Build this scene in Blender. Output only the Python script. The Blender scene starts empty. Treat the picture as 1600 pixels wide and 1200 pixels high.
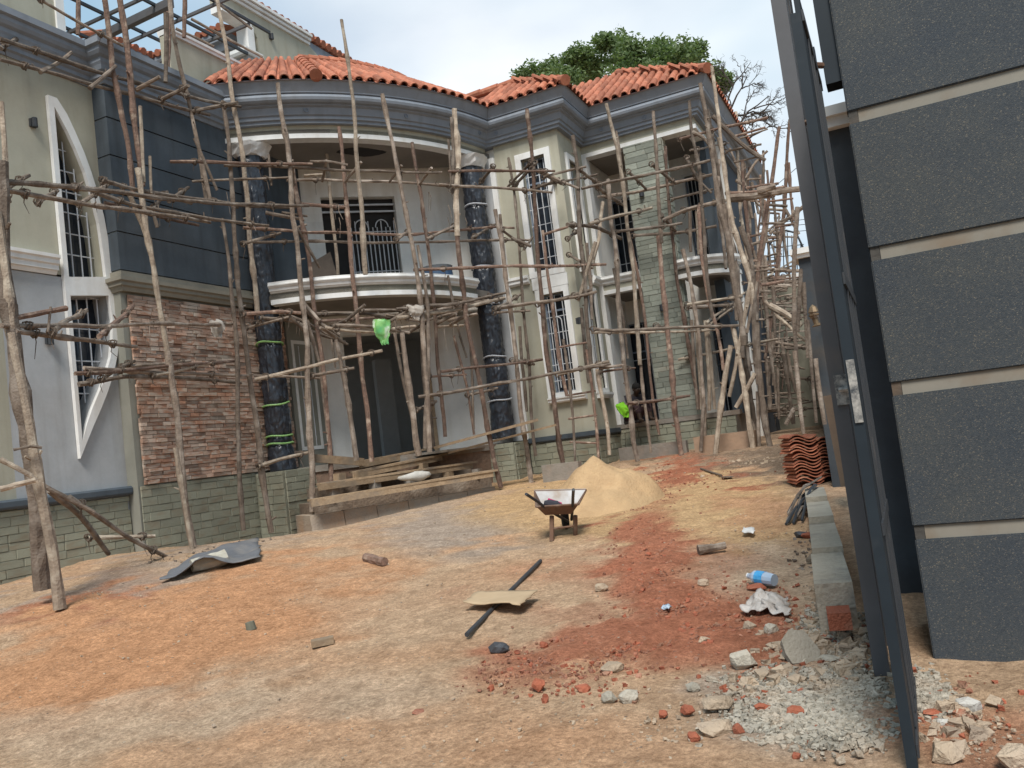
import bpy, bmesh, math, random
from mathutils import Vector, Matrix, noise
from mathutils.geometry import tessellate_polygon
random.seed(7)
R = random.Random(11)
sc = bpy.context.scene
COL = sc.collection

# ------------------------------------------------------------------ camera
FPX, YAW, PITCH, ROLL = 1316.04, 0.429435, 0.0733915, -0.1250026
CAM = Vector((0, 0, 1.5))
def _axes():
    cy, sy, cp, sp = math.cos(YAW), math.sin(YAW), math.cos(PITCH), math.sin(PITCH)
    f = Vector((-sy*cp, cy*cp, sp)); r0 = Vector((cy, sy, 0)); u0 = r0.cross(f)
    c, s = math.cos(ROLL), math.sin(ROLL)
    return c*r0+s*u0, -s*r0+c*u0, f
AR, AU, AF = _axes()
AZ = Vector((0, 0, 1))
cd = bpy.data.cameras.new('camera'); cam = bpy.data.objects.new('camera', cd); COL.objects.link(cam)
cd.sensor_width = 36; cd.lens = FPX/1600*36; cd.clip_end = 3000; cd.clip_start = 0.05
m = Matrix((AR, AU, -AF)).transposed().to_4x4(); m.translation = CAM
cam.matrix_world = m; sc.camera = cam

def ray(px, py): return AR*((px-800)/FPX)+AU*((600-py)/FPX)+AF

# ------------------------------------------------------------------ world and sun
SUN_EL, SUN_AZ = math.radians(54), math.radians(160)      # azimuth measured from +Y clockwise
w = bpy.data.worlds.new('World'); sc.world = w; w.use_nodes = True
nt = w.node_tree; nt.nodes.clear()
def wn(t, **k):
    n = nt.nodes.new(t)
    for a, b in k.items(): setattr(n, a, b)
    return n
out = wn('ShaderNodeOutputWorld'); bg = wn('ShaderNodeBackground')
sky = wn('ShaderNodeTexSky', sky_type='NISHITA', sun_disc=False, sun_elevation=SUN_EL, sun_rotation=SUN_AZ)
sky.air_density = 1.0; sky.dust_density = 1.2; sky.ozone_density = 1.5
tc = wn('ShaderNodeTexCoord'); mp = wn('ShaderNodeMapping'); mp.inputs['Scale'].default_value = (1, 1, 2.2)
mp.inputs['Location'].default_value = (0.35, 0.1, 0.0)
nz = wn('ShaderNodeTexNoise'); nz.inputs['Scale'].default_value = 2.1; nz.inputs['Detail'].default_value = 7; nz.inputs['Roughness'].default_value = .5
nz2 = wn('ShaderNodeTexNoise'); nz2.inputs['Scale'].default_value = 1.3; nz2.inputs['Detail'].default_value = 4
cr = wn('ShaderNodeValToRGB'); cr.color_ramp.elements[0].position = .36; cr.color_ramp.elements[1].position = .60
cr.color_ramp.elements[0].color = (.7, .7, .7, 1); cr.color_ramp.elements[1].color = (1, 1, 1, 1)
cc = wn('ShaderNodeValToRGB'); cc.color_ramp.elements[0].position = .49; cc.color_ramp.elements[1].position = .80
cc.color_ramp.elements[0].color = (2.5, 3.75, 4.8, 1); cc.color_ramp.elements[1].color = (6.6, 6.85, 7.0, 1)
mx = wn('ShaderNodeMixRGB')
L = nt.links.new
L(tc.outputs['Generated'], mp.inputs[0]); L(mp.outputs[0], nz.inputs['Vector']); L(mp.outputs[0], nz2.inputs['Vector'])
# the brightest cloud bank stands over the roof of the house
nd = wn('ShaderNodeVectorMath', operation='NORMALIZE'); dt = wn('ShaderNodeVectorMath', operation='DOT_PRODUCT'); dt.inputs[1].default_value = tuple(ray(760, 40).normalized())
pw = wn('ShaderNodeMath', operation='POWER'); pw.inputs[1].default_value = 22; mxx = wn('ShaderNodeMath', operation='MAXIMUM'); mxx.inputs[1].default_value = 0
ml = wn('ShaderNodeMath', operation='MULTIPLY_ADD'); ml.inputs[1].default_value = .3
L(tc.outputs['Generated'], nd.inputs[0]); L(nd.outputs[0], dt.inputs[0]); L(dt.outputs['Value'], mxx.inputs[0]); L(mxx.outputs[0], pw.inputs[0]); L(pw.outputs[0], ml.inputs[0]); L(nz2.outputs[0], ml.inputs[2])
L(nz.outputs[0], cr.inputs[0]); L(ml.outputs[0], cc.inputs[0]); L(cr.outputs[0], mx.inputs[0])
L(sky.outputs[0], mx.inputs[1]); L(cc.outputs[0], mx.inputs[2]); L(mx.outputs[0], bg.inputs[0]); L(bg.outputs[0], out.inputs[0])
bg.inputs[1].default_value = 0.125
sd = bpy.data.lights.new('sun', 'SUN'); sun = bpy.data.objects.new('sun', sd); COL.objects.link(sun)
sd.energy = 3.1; sd.angle = math.radians(20); sd.color = (1, .96, .9)
sdir = Vector((math.sin(SUN_AZ)*math.cos(SUN_EL), math.cos(SUN_AZ)*math.cos(SUN_EL), math.sin(SUN_EL)))
sun.rotation_euler = sdir.to_track_quat('Z', 'Y').to_euler()
vs = sc.view_settings; vs.view_transform = 'Standard'; vs.look = 'None'; vs.gamma = 1; vs.use_curve_mapping = False; vs.exposure = 0.4
sc.display_settings.display_device = 'sRGB'
sc.cycles.max_bounces = 8; sc.cycles.diffuse_bounces = 5; sc.cycles.transparent_max_bounces = 8
try: sc.cycles.use_denoising = True
except Exception: pass

# ------------------------------------------------------------------ survey helpers
def ray(px, py): return AR*((px-800)/FPX)+AU*((600-py)/FPX)+AF
def proj(p):
    d = Vector(p)-CAM; z = d.dot(AF)
    if z < .05: return (-9999, -9999)
    return 800+FPX*d.dot(AR)/z, 600-FPX*d.dot(AU)/z
def on(px, py, ax, v):
    d = ray(px, py); return CAM+d*((v-CAM[ax])/d[ax])
def smooth(a, b, x):
    t = min(1, max(0, (x-a)/(b-a))); return t*t*(3-2*t)
def gz(x, y):
    z = 0.066*max(0, min(y, 19)-3.5)
    z += 0.30*smooth(-4, -9.5, x)*smooth(13, 8, y)*smooth(3, 6.5, y)
    z -= .22*smooth(-8.0, -10, x)*smooth(9.0, 12, y)*smooth(16, 13.5, y)
    return z
def gp(px, py):
    d = ray(px, py); t = 1.0; last = t
    while t < 60:
        p = CAM+d*t
        if p.z < gz(p.x, p.y): break
        last = t; t += .1
    a, b = last, t
    for _ in range(18):
        m_ = (a+b)/2; p = CAM+d*m_
        if p.z < gz(p.x, p.y): b = m_
        else: a = m_
    return CAM+d*b
def atD(px, py, D):
    d = ray(px, py); return CAM+d*(D/math.hypot(d.x, d.y))
ROWS = {
 'O': [(-9.9, 3), (-9.9, 11.3), (-8, 12.9), (-7, 14.4), (-6.6, 15.4), (-4.9, 15.5), (-4.6, 16.9), (-2.2, 16.9), (-2.0, 30)],
 'I': [(-10.45, 3), (-10.45, 11.5), (-9.9, 11.75), (-8.4, 13.1), (-7.6, 14.5), (-7.2, 15.9), (-5.5, 16.1), (-5.4, 17.6), (-2.9, 17.6), (-2.9, 30)],
 'N': [(-8.6, 2), (-8.6, 10), (-7, 12.6)],
 'T': [(-10.3, 2), (-10.3, 11.6), (-8, 13.2)],
 'B': [(-11, 12.7), (-9.4, 13.6), (-8.3, 15.6), (-7, 17)],
 'E': [(-2.8, 17.2), (-1.2, 17.2), (0, 17.2)],
}
ROWS['F'] = [(-3.4, 20), (-1.0, 20), (2, 20)]
ROWS['Z'] = [(-3.4, 23.5), (-1.0, 23.5), (2, 23.5)]
def Drow(row, px, py):
    if isinstance(row, (int, float)): return row
    d = ray(px, py); best = None; near = None
    path = ROWS[row]
    for a, b in zip(path[:-1], path[1:]):
        ex, ey = b[0]-a[0], b[1]-a[1]
        det = -d.x*ey+ex*d.y
        if abs(det) < 1e-9: continue
        t = (-a[0]*ey+ex*a[1])/det; u = (d.x*a[1]-d.y*a[0])/det
        if t > 0 and -1e-6 <= u <= 1+1e-6 and (best is None or t < best): best = t
    if best is None:
        az = math.atan2(d.x, d.y)
        q = min(path, key=lambda p: abs(math.atan2(p[0], p[1])-az)); return math.hypot(*q)
    return best*math.hypot(d.x, d.y)

# ------------------------------------------------------------------ mesh builder
class MB:
    def __init__(s): s.v = []; s.f = []
    def add(s, vs_, fs):
        n = len(s.v); s.v += [tuple(p) for p in vs_]; s.f += [tuple(i+n for i in f) for f in fs]
    def box(s, a, b):
        x0, y0, z0 = a; x1, y1, z1 = b
        s.add([(x0,y0,z0),(x1,y0,z0),(x1,y1,z0),(x0,y1,z0),(x0,y0,z1),(x1,y0,z1),(x1,y1,z1),(x0,y1,z1)],
              [(0,3,2,1),(4,5,6,7),(0,1,5,4),(1,2,6,5),(2,3,7,6),(3,0,4,7)])
    def obox(s, c, ax, ay, az):
        c = Vector(c); P = [c+ax*i+ay*j+az*k for k in (-.5, .5) for j in (-.5, .5) for i in (-.5, .5)]
        s.add(P, [(0,2,3,1),(4,5,7,6),(0,1,5,4),(1,3,7,5),(3,2,6,7),(2,0,4,6)])
    def board(s, p, q, wdt, t, up=(0, 0, 1), jit=0):
        p = Vector(p); q = Vector(q); d = q-p; u = Vector(up); side = d.cross(u).normalized(); u2 = side.cross(d).normalized()
        s.obox((p+q)/2, d, side*wdt, u2*t)
    def tube(s, pts, rad, n=7, cap=True, rough=0):
        pts = [Vector(p) for p in pts]; k = len(pts)
        if not isinstance(rad, (list, tuple)): rad = [rad]*k
        prev = None; vs_ = []; fs = []
        for i, p in enumerate(pts):
            d = (pts[min(i+1, k-1)]-pts[max(i-1, 0)]).normalized()
            if prev is None:
                a = d.cross(Vector((0, 0, 1)))
                if a.length < .1: a = d.cross(Vector((1, 0, 0)))
                a.normalize()
            else: a = (prev-d*prev.dot(d)).normalized()
            prev = a; b = d.cross(a)
            for j in range(n):
                t = 2*math.pi*j/n; r = rad[i]*(1+R.uniform(-rough, rough))
                vs_.append(p+a*(r*math.cos(t))+b*(r*math.sin(t)))
        for i in range(k-1):
            for j in range(n):
                fs.append((i*n+j, i*n+(j+1) % n, (i+1)*n+(j+1) % n, (i+1)*n+j))
        if cap: fs.append(tuple(range(n-1, -1, -1))); fs.append(tuple((k-1)*n+j for j in range(n)))
        s.add(vs_, fs)
    def sweep(s, path, prof, cap=True):
        """profile (offset to the right of travel, z) swept along a plan path"""
        n = len(path); ns = []
        for i in range(n):
            def nn(a, b):
                d = Vector((b[0]-a[0], b[1]-a[1])); d.normalize(); return Vector((d.y, -d.x))
            if i == 0: q = nn(path[0], path[1]); k = 1
            elif i == n-1: q = nn(path[-2], path[-1]); k = 1
            else:
                a = nn(path[i-1], path[i]); b = nn(path[i], path[i+1]); q = (a+b).normalized(); k = 1/max(.3, q.dot(a))
            ns.append(q*k)
        vs_ = [(path[i][0]+ns[i].x*o, path[i][1]+ns[i].y*o, z) for i in range(n) for o, z in prof]
        m_ = len(prof); fs = []
        for i in range(n-1):
            for j in range(m_):
                fs.append((i*m_+j, (i+1)*m_+j, (i+1)*m_+(j+1) % m_, i*m_+(j+1) % m_))
        if cap: fs.append(tuple(range(m_))); fs.append(tuple((n-1)*m_+j for j in range(m_-1, -1, -1)))
        s.add(vs_, fs)
    def slab(s, loops, T, depth):
        """flat polygon with holes; T maps (u, v, d) to world; front at d=0, back at d=depth"""
        flat = [p for l in loops for p in l]
        tris = tessellate_polygon([[Vector((a, b, 0)) for a, b in l] for l in loops])
        n = len(flat)
        V = [T(a, b, 0) for a, b in flat]+[T(a, b, depth) for a, b in flat]
        F = [tuple(t) for t in tris]+[tuple(n+i for i in reversed(t)) for t in tris]
        o = 0
        for l in loops:
            k = len(l)
            for i in range(k):
                a, b = o+i, o+(i+1) % k; F.append((a, b, b+n, a+n))
            o += k
        s.add(V, F)
    def mesh(s, name, mat, org=(0, 0, 0), smoothf=False):
        me = bpy.data.meshes.new(name)
        ox, oy, oz = org
        me.from_pydata([(a-ox, b-oy, c-oz) for a, b, c in s.v], [], s.f)
        bm = bmesh.new(); bm.from_mesh(me); bmesh.ops.recalc_face_normals(bm, faces=bm.faces); bm.to_mesh(me); bm.free()
        if mat: me.materials.append(mat)
        if smoothf:
            for p in me.polygons: p.use_smooth = True
        return me
    def build(s, name, mat, parent=None, smoothf=False, **props):
        if parent: org = worg(parent)
        else: org = Vector((0, 0, 0))
        if not parent and s.v:
            xs = [p[0] for p in s.v]; ys = [p[1] for p in s.v]; zs = [p[2] for p in s.v]
            org = Vector(((min(xs)+max(xs))/2, (min(ys)+max(ys))/2, min(zs)))
        o = bpy.data.objects.new(name, s.mesh(name, mat, org, smoothf)); COL.objects.link(o)
        if parent: o.parent = parent
        else: o.location = org
        for k, v in props.items(): o[k] = v
        return o
def worg(o):
    p = Vector((0, 0, 0))
    while o: p = p+o.location; o = o.parent
    return p
def thing(name, loc, label, cat, group=None):
    o = bpy.data.objects.new(name, None); COL.objects.link(o); o.location = loc; o.empty_display_size = .2
    o['label'] = label; o['category'] = cat
    if group: o['group'] = group
    return o
def tag(o, label, cat, group=None):
    o['label'] = label; o['category'] = cat
    if group: o['group'] = group
    return o

# ------------------------------------------------------------------ materials
MATS = {}
def mat(name, c1, c2=None, scale=6, rough=.85, bump=0.0, bscale=None, rnd=0.0, stretch=None, c3=None, s3=1.2, metal=0, p3=(.5, .7), det=6, spec=.3, streak=0):
    if name in MATS: return MATS[name]
    m_ = bpy.data.materials.new(name); m_.use_nodes = True; t = m_.node_tree; N = t.nodes; K = t.links.new
    b = N['Principled BSDF']; b.inputs['Roughness'].default_value = rough; b.inputs['Metallic'].default_value = metal
    b.inputs['Specular IOR Level'].default_value = spec
    c2 = c2 or tuple(x*.8 for x in c1)
    co = N.new('ShaderNodeTexCoord'); mp_ = N.new('ShaderNodeMapping')
    if stretch: mp_.inputs['Scale'].default_value = stretch
    K(co.outputs['Object'], mp_.inputs[0])
    oi = N.new('ShaderNodeObjectInfo')
    if rnd:
        ad = N.new('ShaderNodeVectorMath'); ad.operation = 'ADD'; K(co.outputs['Object'], ad.inputs[0])
        sm = N.new('ShaderNodeVectorMath'); sm.operation = 'SCALE'; sm.inputs[0].default_value = (31, 17, 23); K(oi.outputs['Random'], sm.inputs['Scale'])
        K(sm.outputs[0], ad.inputs[1]); K(ad.outputs[0], mp_.inputs[0])
    a = N.new('ShaderNodeTexNoise'); a.inputs['Scale'].default_value = scale; a.inputs['Detail'].default_value = det; a.inputs['Roughness'].default_value = .65
    K(mp_.outputs[0], a.inputs['Vector'])
    r_ = N.new('ShaderNodeValToRGB'); r_.color_ramp.elements[0].position = .34; r_.color_ramp.elements[1].position = .68
    r_.color_ramp.elements[0].color = (*c1, 1); r_.color_ramp.elements[1].color = (*c2, 1)
    K(a.outputs[0], r_.inputs[0]); colr = r_.outputs[0]
    if c3:
        g = N.new('ShaderNodeTexNoise'); g.inputs['Scale'].default_value = s3; g.inputs['Detail'].default_value = 5; K(mp_.outputs[0], g.inputs['Vector'])
        g2 = N.new('ShaderNodeValToRGB'); g2.color_ramp.elements[0].position = p3[0]; g2.color_ramp.elements[1].position = p3[1]
        K(g.outputs[0], g2.inputs[0]); mm = N.new('ShaderNodeMixRGB'); K(g2.outputs[0], mm.inputs[0]); K(colr, mm.inputs[1]); mm.inputs[2].default_value = (*c3, 1); colr = mm.outputs[0]
    if streak:
        ms_ = N.new('ShaderNodeMapping'); ms_.inputs['Scale'].default_value = (5, 5, .4); K(co.outputs['Object'], ms_.inputs[0])
        sn = N.new('ShaderNodeTexNoise'); sn.inputs['Scale'].default_value = 1; sn.inputs['Detail'].default_value = 6; K(ms_.outputs[0], sn.inputs['Vector'])
        sr = N.new('ShaderNodeValToRGB'); sr.color_ramp.elements[0].position = .48; sr.color_ramp.elements[1].position = .78; k1 = 1-streak
        sr.color_ramp.elements[0].color = (1, 1, 1, 1); sr.color_ramp.elements[1].color = (k1, k1*.97, k1*.93, 1); K(sn.outputs[0], sr.inputs[0])
        bn = N.new('ShaderNodeTexNoise'); bn.inputs['Scale'].default_value = 3.5; bn.inputs['Detail'].default_value = 8; bn.inputs['Roughness'].default_value = .75; K(co.outputs['Object'], bn.inputs['Vector'])
        br = N.new('ShaderNodeValToRGB'); br.color_ramp.elements[0].position = .3; br.color_ramp.elements[1].position = .75; br.color_ramp.elements[0].color = (1-streak*.5,)*3+(1,); br.color_ramp.elements[1].color = (1.06, 1.06, 1.06, 1); K(bn.outputs[0], br.inputs[0])
        mu1 = N.new('ShaderNodeMixRGB'); mu1.blend_type = 'MULTIPLY'; mu1.inputs[0].default_value = 1; K(colr, mu1.inputs[1]); K(sr.outputs[0], mu1.inputs[2])
        mu2 = N.new('ShaderNodeMixRGB'); mu2.blend_type = 'MULTIPLY'; mu2.inputs[0].default_value = 1; K(mu1.outputs[0], mu2.inputs[1]); K(br.outputs[0], mu2.inputs[2]); colr = mu2.outputs[0]
    if rnd:
        hs = N.new('ShaderNodeHueSaturation'); mr = N.new('ShaderNodeMapRange'); mr.inputs['To Min'].default_value = 1-rnd; mr.inputs['To Max'].default_value = 1+rnd
        K(oi.outputs['Random'], mr.inputs[0]); K(mr.outputs[0], hs.inputs['Value']); K(colr, hs.inputs['Color']); colr = hs.outputs[0]
    K(colr, b.inputs['Base Color'])
    if bump:
        n2 = N.new('ShaderNodeTexNoise'); n2.inputs['Scale'].default_value = bscale or scale*4; n2.inputs['Detail'].default_value = 5; K(mp_.outputs[0], n2.inputs['Vector'])
        bp = N.new('ShaderNodeBump'); bp.inputs['Strength'].default_value = bump; bp.inputs['Distance'].default_value = .02
        K(n2.outputs[0], bp.inputs['Height']); K(bp.outputs[0], b.inputs['Normal'])
    MATS[name] = m_; return m_
beige = mat('beige_render', (.43, .41, .325), (.39, .375, .295), 1.2, bump=.15, bscale=60, c3=(.35, .325, .26), s3=.7, p3=(.52, .8), streak=.16)
whitewall = mat('white_plaster', (.82, .80, .75), (.77, .75, .70), 1.5, bump=.12, bscale=40, c3=(.58, .56, .52), s3=1.1, p3=(.55, .85), streak=.14)
greywhite = mat('skim_plaster', (.43, .44, .445), (.385, .395, .40), 1.6, bump=.12, bscale=40, c3=(.35, .34, .32), s3=1.5, p3=(.55, .8), streak=.2)
trim = mat('white_trim', (.78, .78, .76), (.70, .69, .66), 2.5, rough=.6, c3=(.5, .47, .42), s3=3, p3=(.62, .85), streak=.12)
bluegrey = mat('blue_grey_paint', (.235, .26, .295), (.21, .235, .27), 2, rough=.7, bump=.08, bscale=30, c3=(.25, .265, .29), s3=1.5, p3=(.55, .8), streak=.16)
darkblue = mat('dark_slate_paint', (.078, .096, .114), (.066, .082, .098), 3, rough=.75, bump=.15, bscale=50, c3=(.095, .11, .125), s3=1.3, p3=(.5, .8), streak=.25)
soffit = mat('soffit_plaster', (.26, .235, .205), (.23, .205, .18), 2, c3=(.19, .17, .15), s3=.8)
conc = mat('raw_concrete', (.28, .25, .215), (.21, .185, .155), 5, bump=.5, bscale=30, c3=(.30, .20, .13), s3=1.6, p3=(.5, .75))
bark = mat('pole_wood', (.22, .17, .13), (.11, .083, .065), 9, rough=.9, bump=.7, bscale=40, rnd=.35, c3=(.34, .285, .235), s3=4, p3=(.5, .72))
barkred = mat('red_bark', (.215, .135, .10), (.11, .075, .058), 16, rough=.9, bump=.7, bscale=40, rnd=.3, c3=(.34, .26, .20), s3=6, p3=(.55, .7))
barkpale = mat('peeled_wood', (.36, .29, .22), (.21, .16, .12), 12, rough=.85, bump=.6, bscale=40, rnd=.2, c3=(.48, .41, .32), s3=5, p3=(.5, .7))
sawn = mat('sawn_plank', (.36, .26, .165), (.24, .165, .10), 12, bump=.4, rnd=.22, c3=(.20, .16, .12), s3=2.5)
tilem = mat('clay_tile', (.41, .15, .085), (.32, .11, .062), 9, rough=.8, bump=.2, rnd=.28, c3=(.46, .23, .14), s3=7, p3=(.55, .8))
brickm = mat('brick_slip', (.45, .245, .16), (.33, .175, .115), 7, bump=.6, rnd=.36, c3=(.52, .44, .36), s3=1.7, p3=(.38, .66))
stonem = mat('green_stone', (.31, .31, .235), (.27, .27, .205), 6, bump=.5, rnd=.12, c3=(.27, .225, .155), s3=1.3, p3=(.5, .75))
stonepil = mat('grey_green_slate', (.29, .305, .255), (.22, .235, .195), 6, bump=.5, rnd=.24, c3=(.27, .25, .20), s3=1.1, p3=(.55, .75))
mortar = mat('mortar', (.29, .285, .22), (.24, .235, .18), 8, bump=.4)
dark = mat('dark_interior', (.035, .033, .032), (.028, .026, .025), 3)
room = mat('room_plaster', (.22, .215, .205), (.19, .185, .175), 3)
glass = mat('dark_glass', (.02, .025, .035), (.015, .02, .028), 2, rough=.12, spec=.5)
rod = mat('white_rod', (.62, .64, .66), (.5, .51, .53), 8, rough=.5)
frame_grey = mat('aluminium_frame', (.20, .24, .30), (.17, .20, .25), 4, rough=.5)
plast = mat('black_plastic', (.022, .025, .032), (.032, .036, .046), 5, rough=.3, bump=.9, bscale=14, spec=.6, stretch=(1, 1, .45))
green = mat('green_strap', (.22, .42, .13), (.3, .5, .2), 8, rough=.5)
whitetape = mat('white_tape', (.5, .52, .55), (.35, .36, .39), 12, rough=.5)
steel = mat('dark_steel', (.035, .04, .047), (.05, .052, .055), 5, rough=.5, c3=(.10, .09, .085), s3=4, p3=(.6, .8))
steelgrey = mat('grey_steel', (.105, .105, .11), (.085, .083, .085), 3, rough=.6, c3=(.15, .13, .115), s3=3, p3=(.58, .8))
navy = mat('navy_steel', (.011, .017, .023), (.015, .023, .03), 4, rough=.6, c3=(.04, .045, .05), s3=5, p3=(.6, .8))
rust = mat('rusty_steel', (.17, .095, .06), (.11, .065, .045), 12, rough=.8, bump=.3, c3=(.24, .18, .14), s3=5)
white = mat('white_sheet', (.72, .70, .67), (.58, .56, .53), 6, rough=.6, bump=.3, bscale=14)
# pebbledash of the gate pillar
def pebble():
    m_ = bpy.data.materials.new('pebbledash'); m_.use_nodes = True; t = m_.node_tree; N = t.nodes; K = t.links.new
    b = N['Principled BSDF']; b.inputs['Roughness'].default_value = .9
    co = N.new('ShaderNodeTexCoord'); v = N.new('ShaderNodeTexVoronoi'); v.inputs['Scale'].default_value = 210; K(co.outputs['Object'], v.inputs['Vector'])
    r_ = N.new('ShaderNodeValToRGB'); e = r_.color_ramp.elements; e[0].position = 0; e[0].color = (.034, .042, .051, 1); e[1].position = .7; e[1].color = (.056, .066, .075, 1)
    x = e.new(.93); x.color = (.072, .075, .075, 1); y = e.new(.985); y.color = (.14, .13, .11, 1)
    sep = N.new('ShaderNodeSeparateColor'); K(v.outputs['Color'], sep.inputs[0]); K(sep.outputs[0], r_.inputs[0])
    g = N.new('ShaderNodeTexNoise'); g.inputs['Scale'].default_value = 2.2; g.inputs['Detail'].default_value = 6; K(co.outputs['Object'], g.inputs['Vector'])
    g2 = N.new('ShaderNodeValToRGB'); g2.color_ramp.elements[0].position = .35; g2.color_ramp.elements[1].position = .8; g2.color_ramp.elements[0].color = (.85, .87, .9, 1); g2.color_ramp.elements[1].color = (1.25, 1.15, 1.0, 1)
    K(g.outputs[0], g2.inputs[0]); mm = N.new('ShaderNodeMixRGB'); mm.blend_type = 'MULTIPLY'; mm.inputs[0].default_value = 1; K(r_.outputs[0], mm.inputs[1]); K(g2.outputs[0], mm.inputs[2])
    K(mm.outputs[0], b.inputs['Base Color'])
    bp = N.new('ShaderNodeBump'); bp.inputs['Strength'].default_value = .5; bp.inputs['Distance'].default_value = .003; bp.invert = True
    K(v.outputs['Distance'], bp.inputs['Height']); K(bp.outputs[0], b.inputs['Normal']); return m_
pebbledash = pebble()

# ------------------------------------------------------------------ ground
SAND = (.50, .34, .185); ORANGE = (.50, .27, .145); TAN = (.48, .34, .225); GREYT = (.49, .375, .27); RED = (.36, .145, .085); GRAVEL = (.37, .30, .24); DARKE = (.18, .14, .105)
# soil patches: photo survey centre, half extents, slant, colour, weight
PATCH = [(240, 1010, 330, 90, -.25, ORANGE, 1.0), (60, 1060, 260, 60, -.2, ORANGE, .7), (420, 930, 200, 45, -.25, ORANGE, .8), (120, 940, 140, 22, -.2, RED, .7), (700, 1150, 330, 50, 0, ORANGE, .35),
 (180, 1130, 260, 40, -.1, GREYT, .6), (500, 1100, 200, 40, -.1, GREYT, .6), (730, 815, 130, 45, -.15, GRAVEL, 1.0), (930, 790, 200, 50, 0, SAND, 1.0), (1060, 770, 130, 38, 0, SAND, .9), (1130, 825, 120, 30, 0, SAND, .9),
 (1150, 770, 90, 40, .1, SAND, .7), (1080, 740, 80, 22, -.1, RED, 1.0), (1000, 770, 60, 20, 0, RED, .45), (1010, 850, 60, 55, 0, RED, .95), (1040, 930, 90, 45, .1, RED, .95), (1000, 1000, 230, 45, -.15, RED, .9), (1100, 985, 130, 55, 0, RED, .8),
 (850, 950, 90, 18, 0, RED, .45), (840, 1045, 110, 30, -.1, RED, .5), (1210, 900, 100, 50, .2, GREYT, .9), (1250, 1110, 170, 70, .1, GRAVEL, 1.0), (1550, 1160, 120, 60, 0, RED, .55), (1230, 720, 110, 22, -.1, DARKE, .9), (1150, 700, 160, 14, -.1, DARKE, .6),
 (100, 930, 200, 16, -.16, GRAVEL, .8), (330, 860, 150, 18, -.2, GRAVEL, .8), (560, 800, 120, 18, -.1, GREYT, .8), (650, 940, 180, 50, 0, TAN, .6), (450, 850, 120, 18, -.1, TAN, .5), (1180, 800, 60, 30, 0, RED, .35), (1080, 900, 130, 60, .1, RED, .45), (960, 900, 110, 30, 0, RED, .3), (1190, 1010, 110, 30, 0, RED, .5)]
FB = [0.0]
def soil(x, y):
    p = proj((x, y, gz(x, y))); n1 = noise.fractal(Vector((x*.9, y*.9, 0)), 1.0, 2.0, 4); n2 = noise.fractal(Vector((x*3.1, y*3.1, 5)), 1.0, 2.0, 4)
    c = Vector(TAN)
    k = smooth(-.3, .5, n1); c = c.lerp(Vector(ORANGE), k*.4)
    if p[0] > -900:
        X = p[0]+n1*75+n2*48; Y = p[1]+n1*18+n2*16
        for cx, cy, a, b, sl, colr, wt in PATCH:
            dx = X-cx; dy = Y-cy-sl*dx
            d = (dx/a)**2+(dy/b)**2
            if d < 2.2: c = c.lerp(Vector(colr), wt*(1-smooth(.35, 1.7, d)))
    v = 1+.10*n2
    return (c.x*v, c.y*v, c.z*v, 1)
def lines(a, b, fine, far, g=1.35):
    L_ = [a+i*fine for i in range(int((b-a)/fine)+1)]
    s = fine; x = L_[-1]
    while x < far[1]: s *= g; x += s; L_.append(x)
    s = fine; x = a; P = []
    while x > far[0]: s *= g; x -= s; P.append(x)
    return P[::-1]+L_
xs = lines(-13, 2.5, .075, (-900, 900)); ys = lines(.8, 19, .07, (-900, 1500))
V = []; cols = []
for y in ys:
    for x in xs:
        z = gz(x, y)
        if -14 < x < 3 and .5 < y < 20:
            z += .022*noise.fractal(Vector((x*2.2, y*2.2, 1)), 1.0, 2.0, 4)+.012*noise.noise(Vector((x*9, y*9, 3)))
            c = soil(x, y)
            if c[0] < .38 and c[1] < .2: z += .03*noise.noise(Vector((x*11, y*11, 9)))+.02*noise.noise(Vector((x*5, y*5, 2)))+.012     # loose red soil lies rougher
        else: c = (.30, .22, .15, 1)
        V.append((x, y, z)); cols.append(c)
nx = len(xs); F = [(j*nx+i, j*nx+i+1, (j+1)*nx+i+1, (j+1)*nx+i) for j in range(len(ys)-1) for i in range(nx-1)]
me = bpy.data.meshes.new('ground'); me.from_pydata(V, [], F)
at = me.color_attributes.new('soil', 'FLOAT_COLOR', 'POINT'); at.data.foreach_set('color', [q for c in cols for q in c])
for p in me.polygons: p.use_smooth = True
gm = bpy.data.materials.new('bare_earth'); gm.use_nodes = True; t = gm.node_tree; N = t.nodes; K = t.links.new
b = N['Principled BSDF']; b.inputs['Roughness'].default_value = .95; b.inputs['Specular IOR Level'].default_value = .15
ac = N.new('ShaderNodeAttribute'); ac.attribute_name = 'soil'; co = N.new('ShaderNodeTexCoord')
def gn(scale, det, lo, hi, ca, cb, blend='MULTIPLY', src=None, fac=1):
    n = N.new('ShaderNodeTexNoise'); n.inputs['Scale'].default_value = scale; n.inputs['Detail'].default_value = det; n.inputs['Roughness'].default_value = .7; K(co.outputs['Object'], n.inputs['Vector'])
    r_ = N.new('ShaderNodeValToRGB'); r_.color_ramp.elements[0].position = lo; r_.color_ramp.elements[1].position = hi
    r_.color_ramp.elements[0].color = (*ca, 1); r_.color_ramp.elements[1].color = (*cb, 1); K(n.outputs[0], r_.inputs[0])
    mm = N.new('ShaderNodeMixRGB'); mm.blend_type = blend; mm.inputs[0].default_value = fac; K(src, mm.inputs[1]); K(r_.outputs[0], mm.inputs[2]); return mm.outputs[0], n
c_, _ = gn(5, 8, .3, .7, (.78, .76, .74), (1.2, 1.2, 1.2), src=ac.outputs['Color'])
c_, nA = gn(38, 8, .32, .68, (.66, .63, .61), (1.36, 1.36, 1.36), src=c_)
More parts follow.
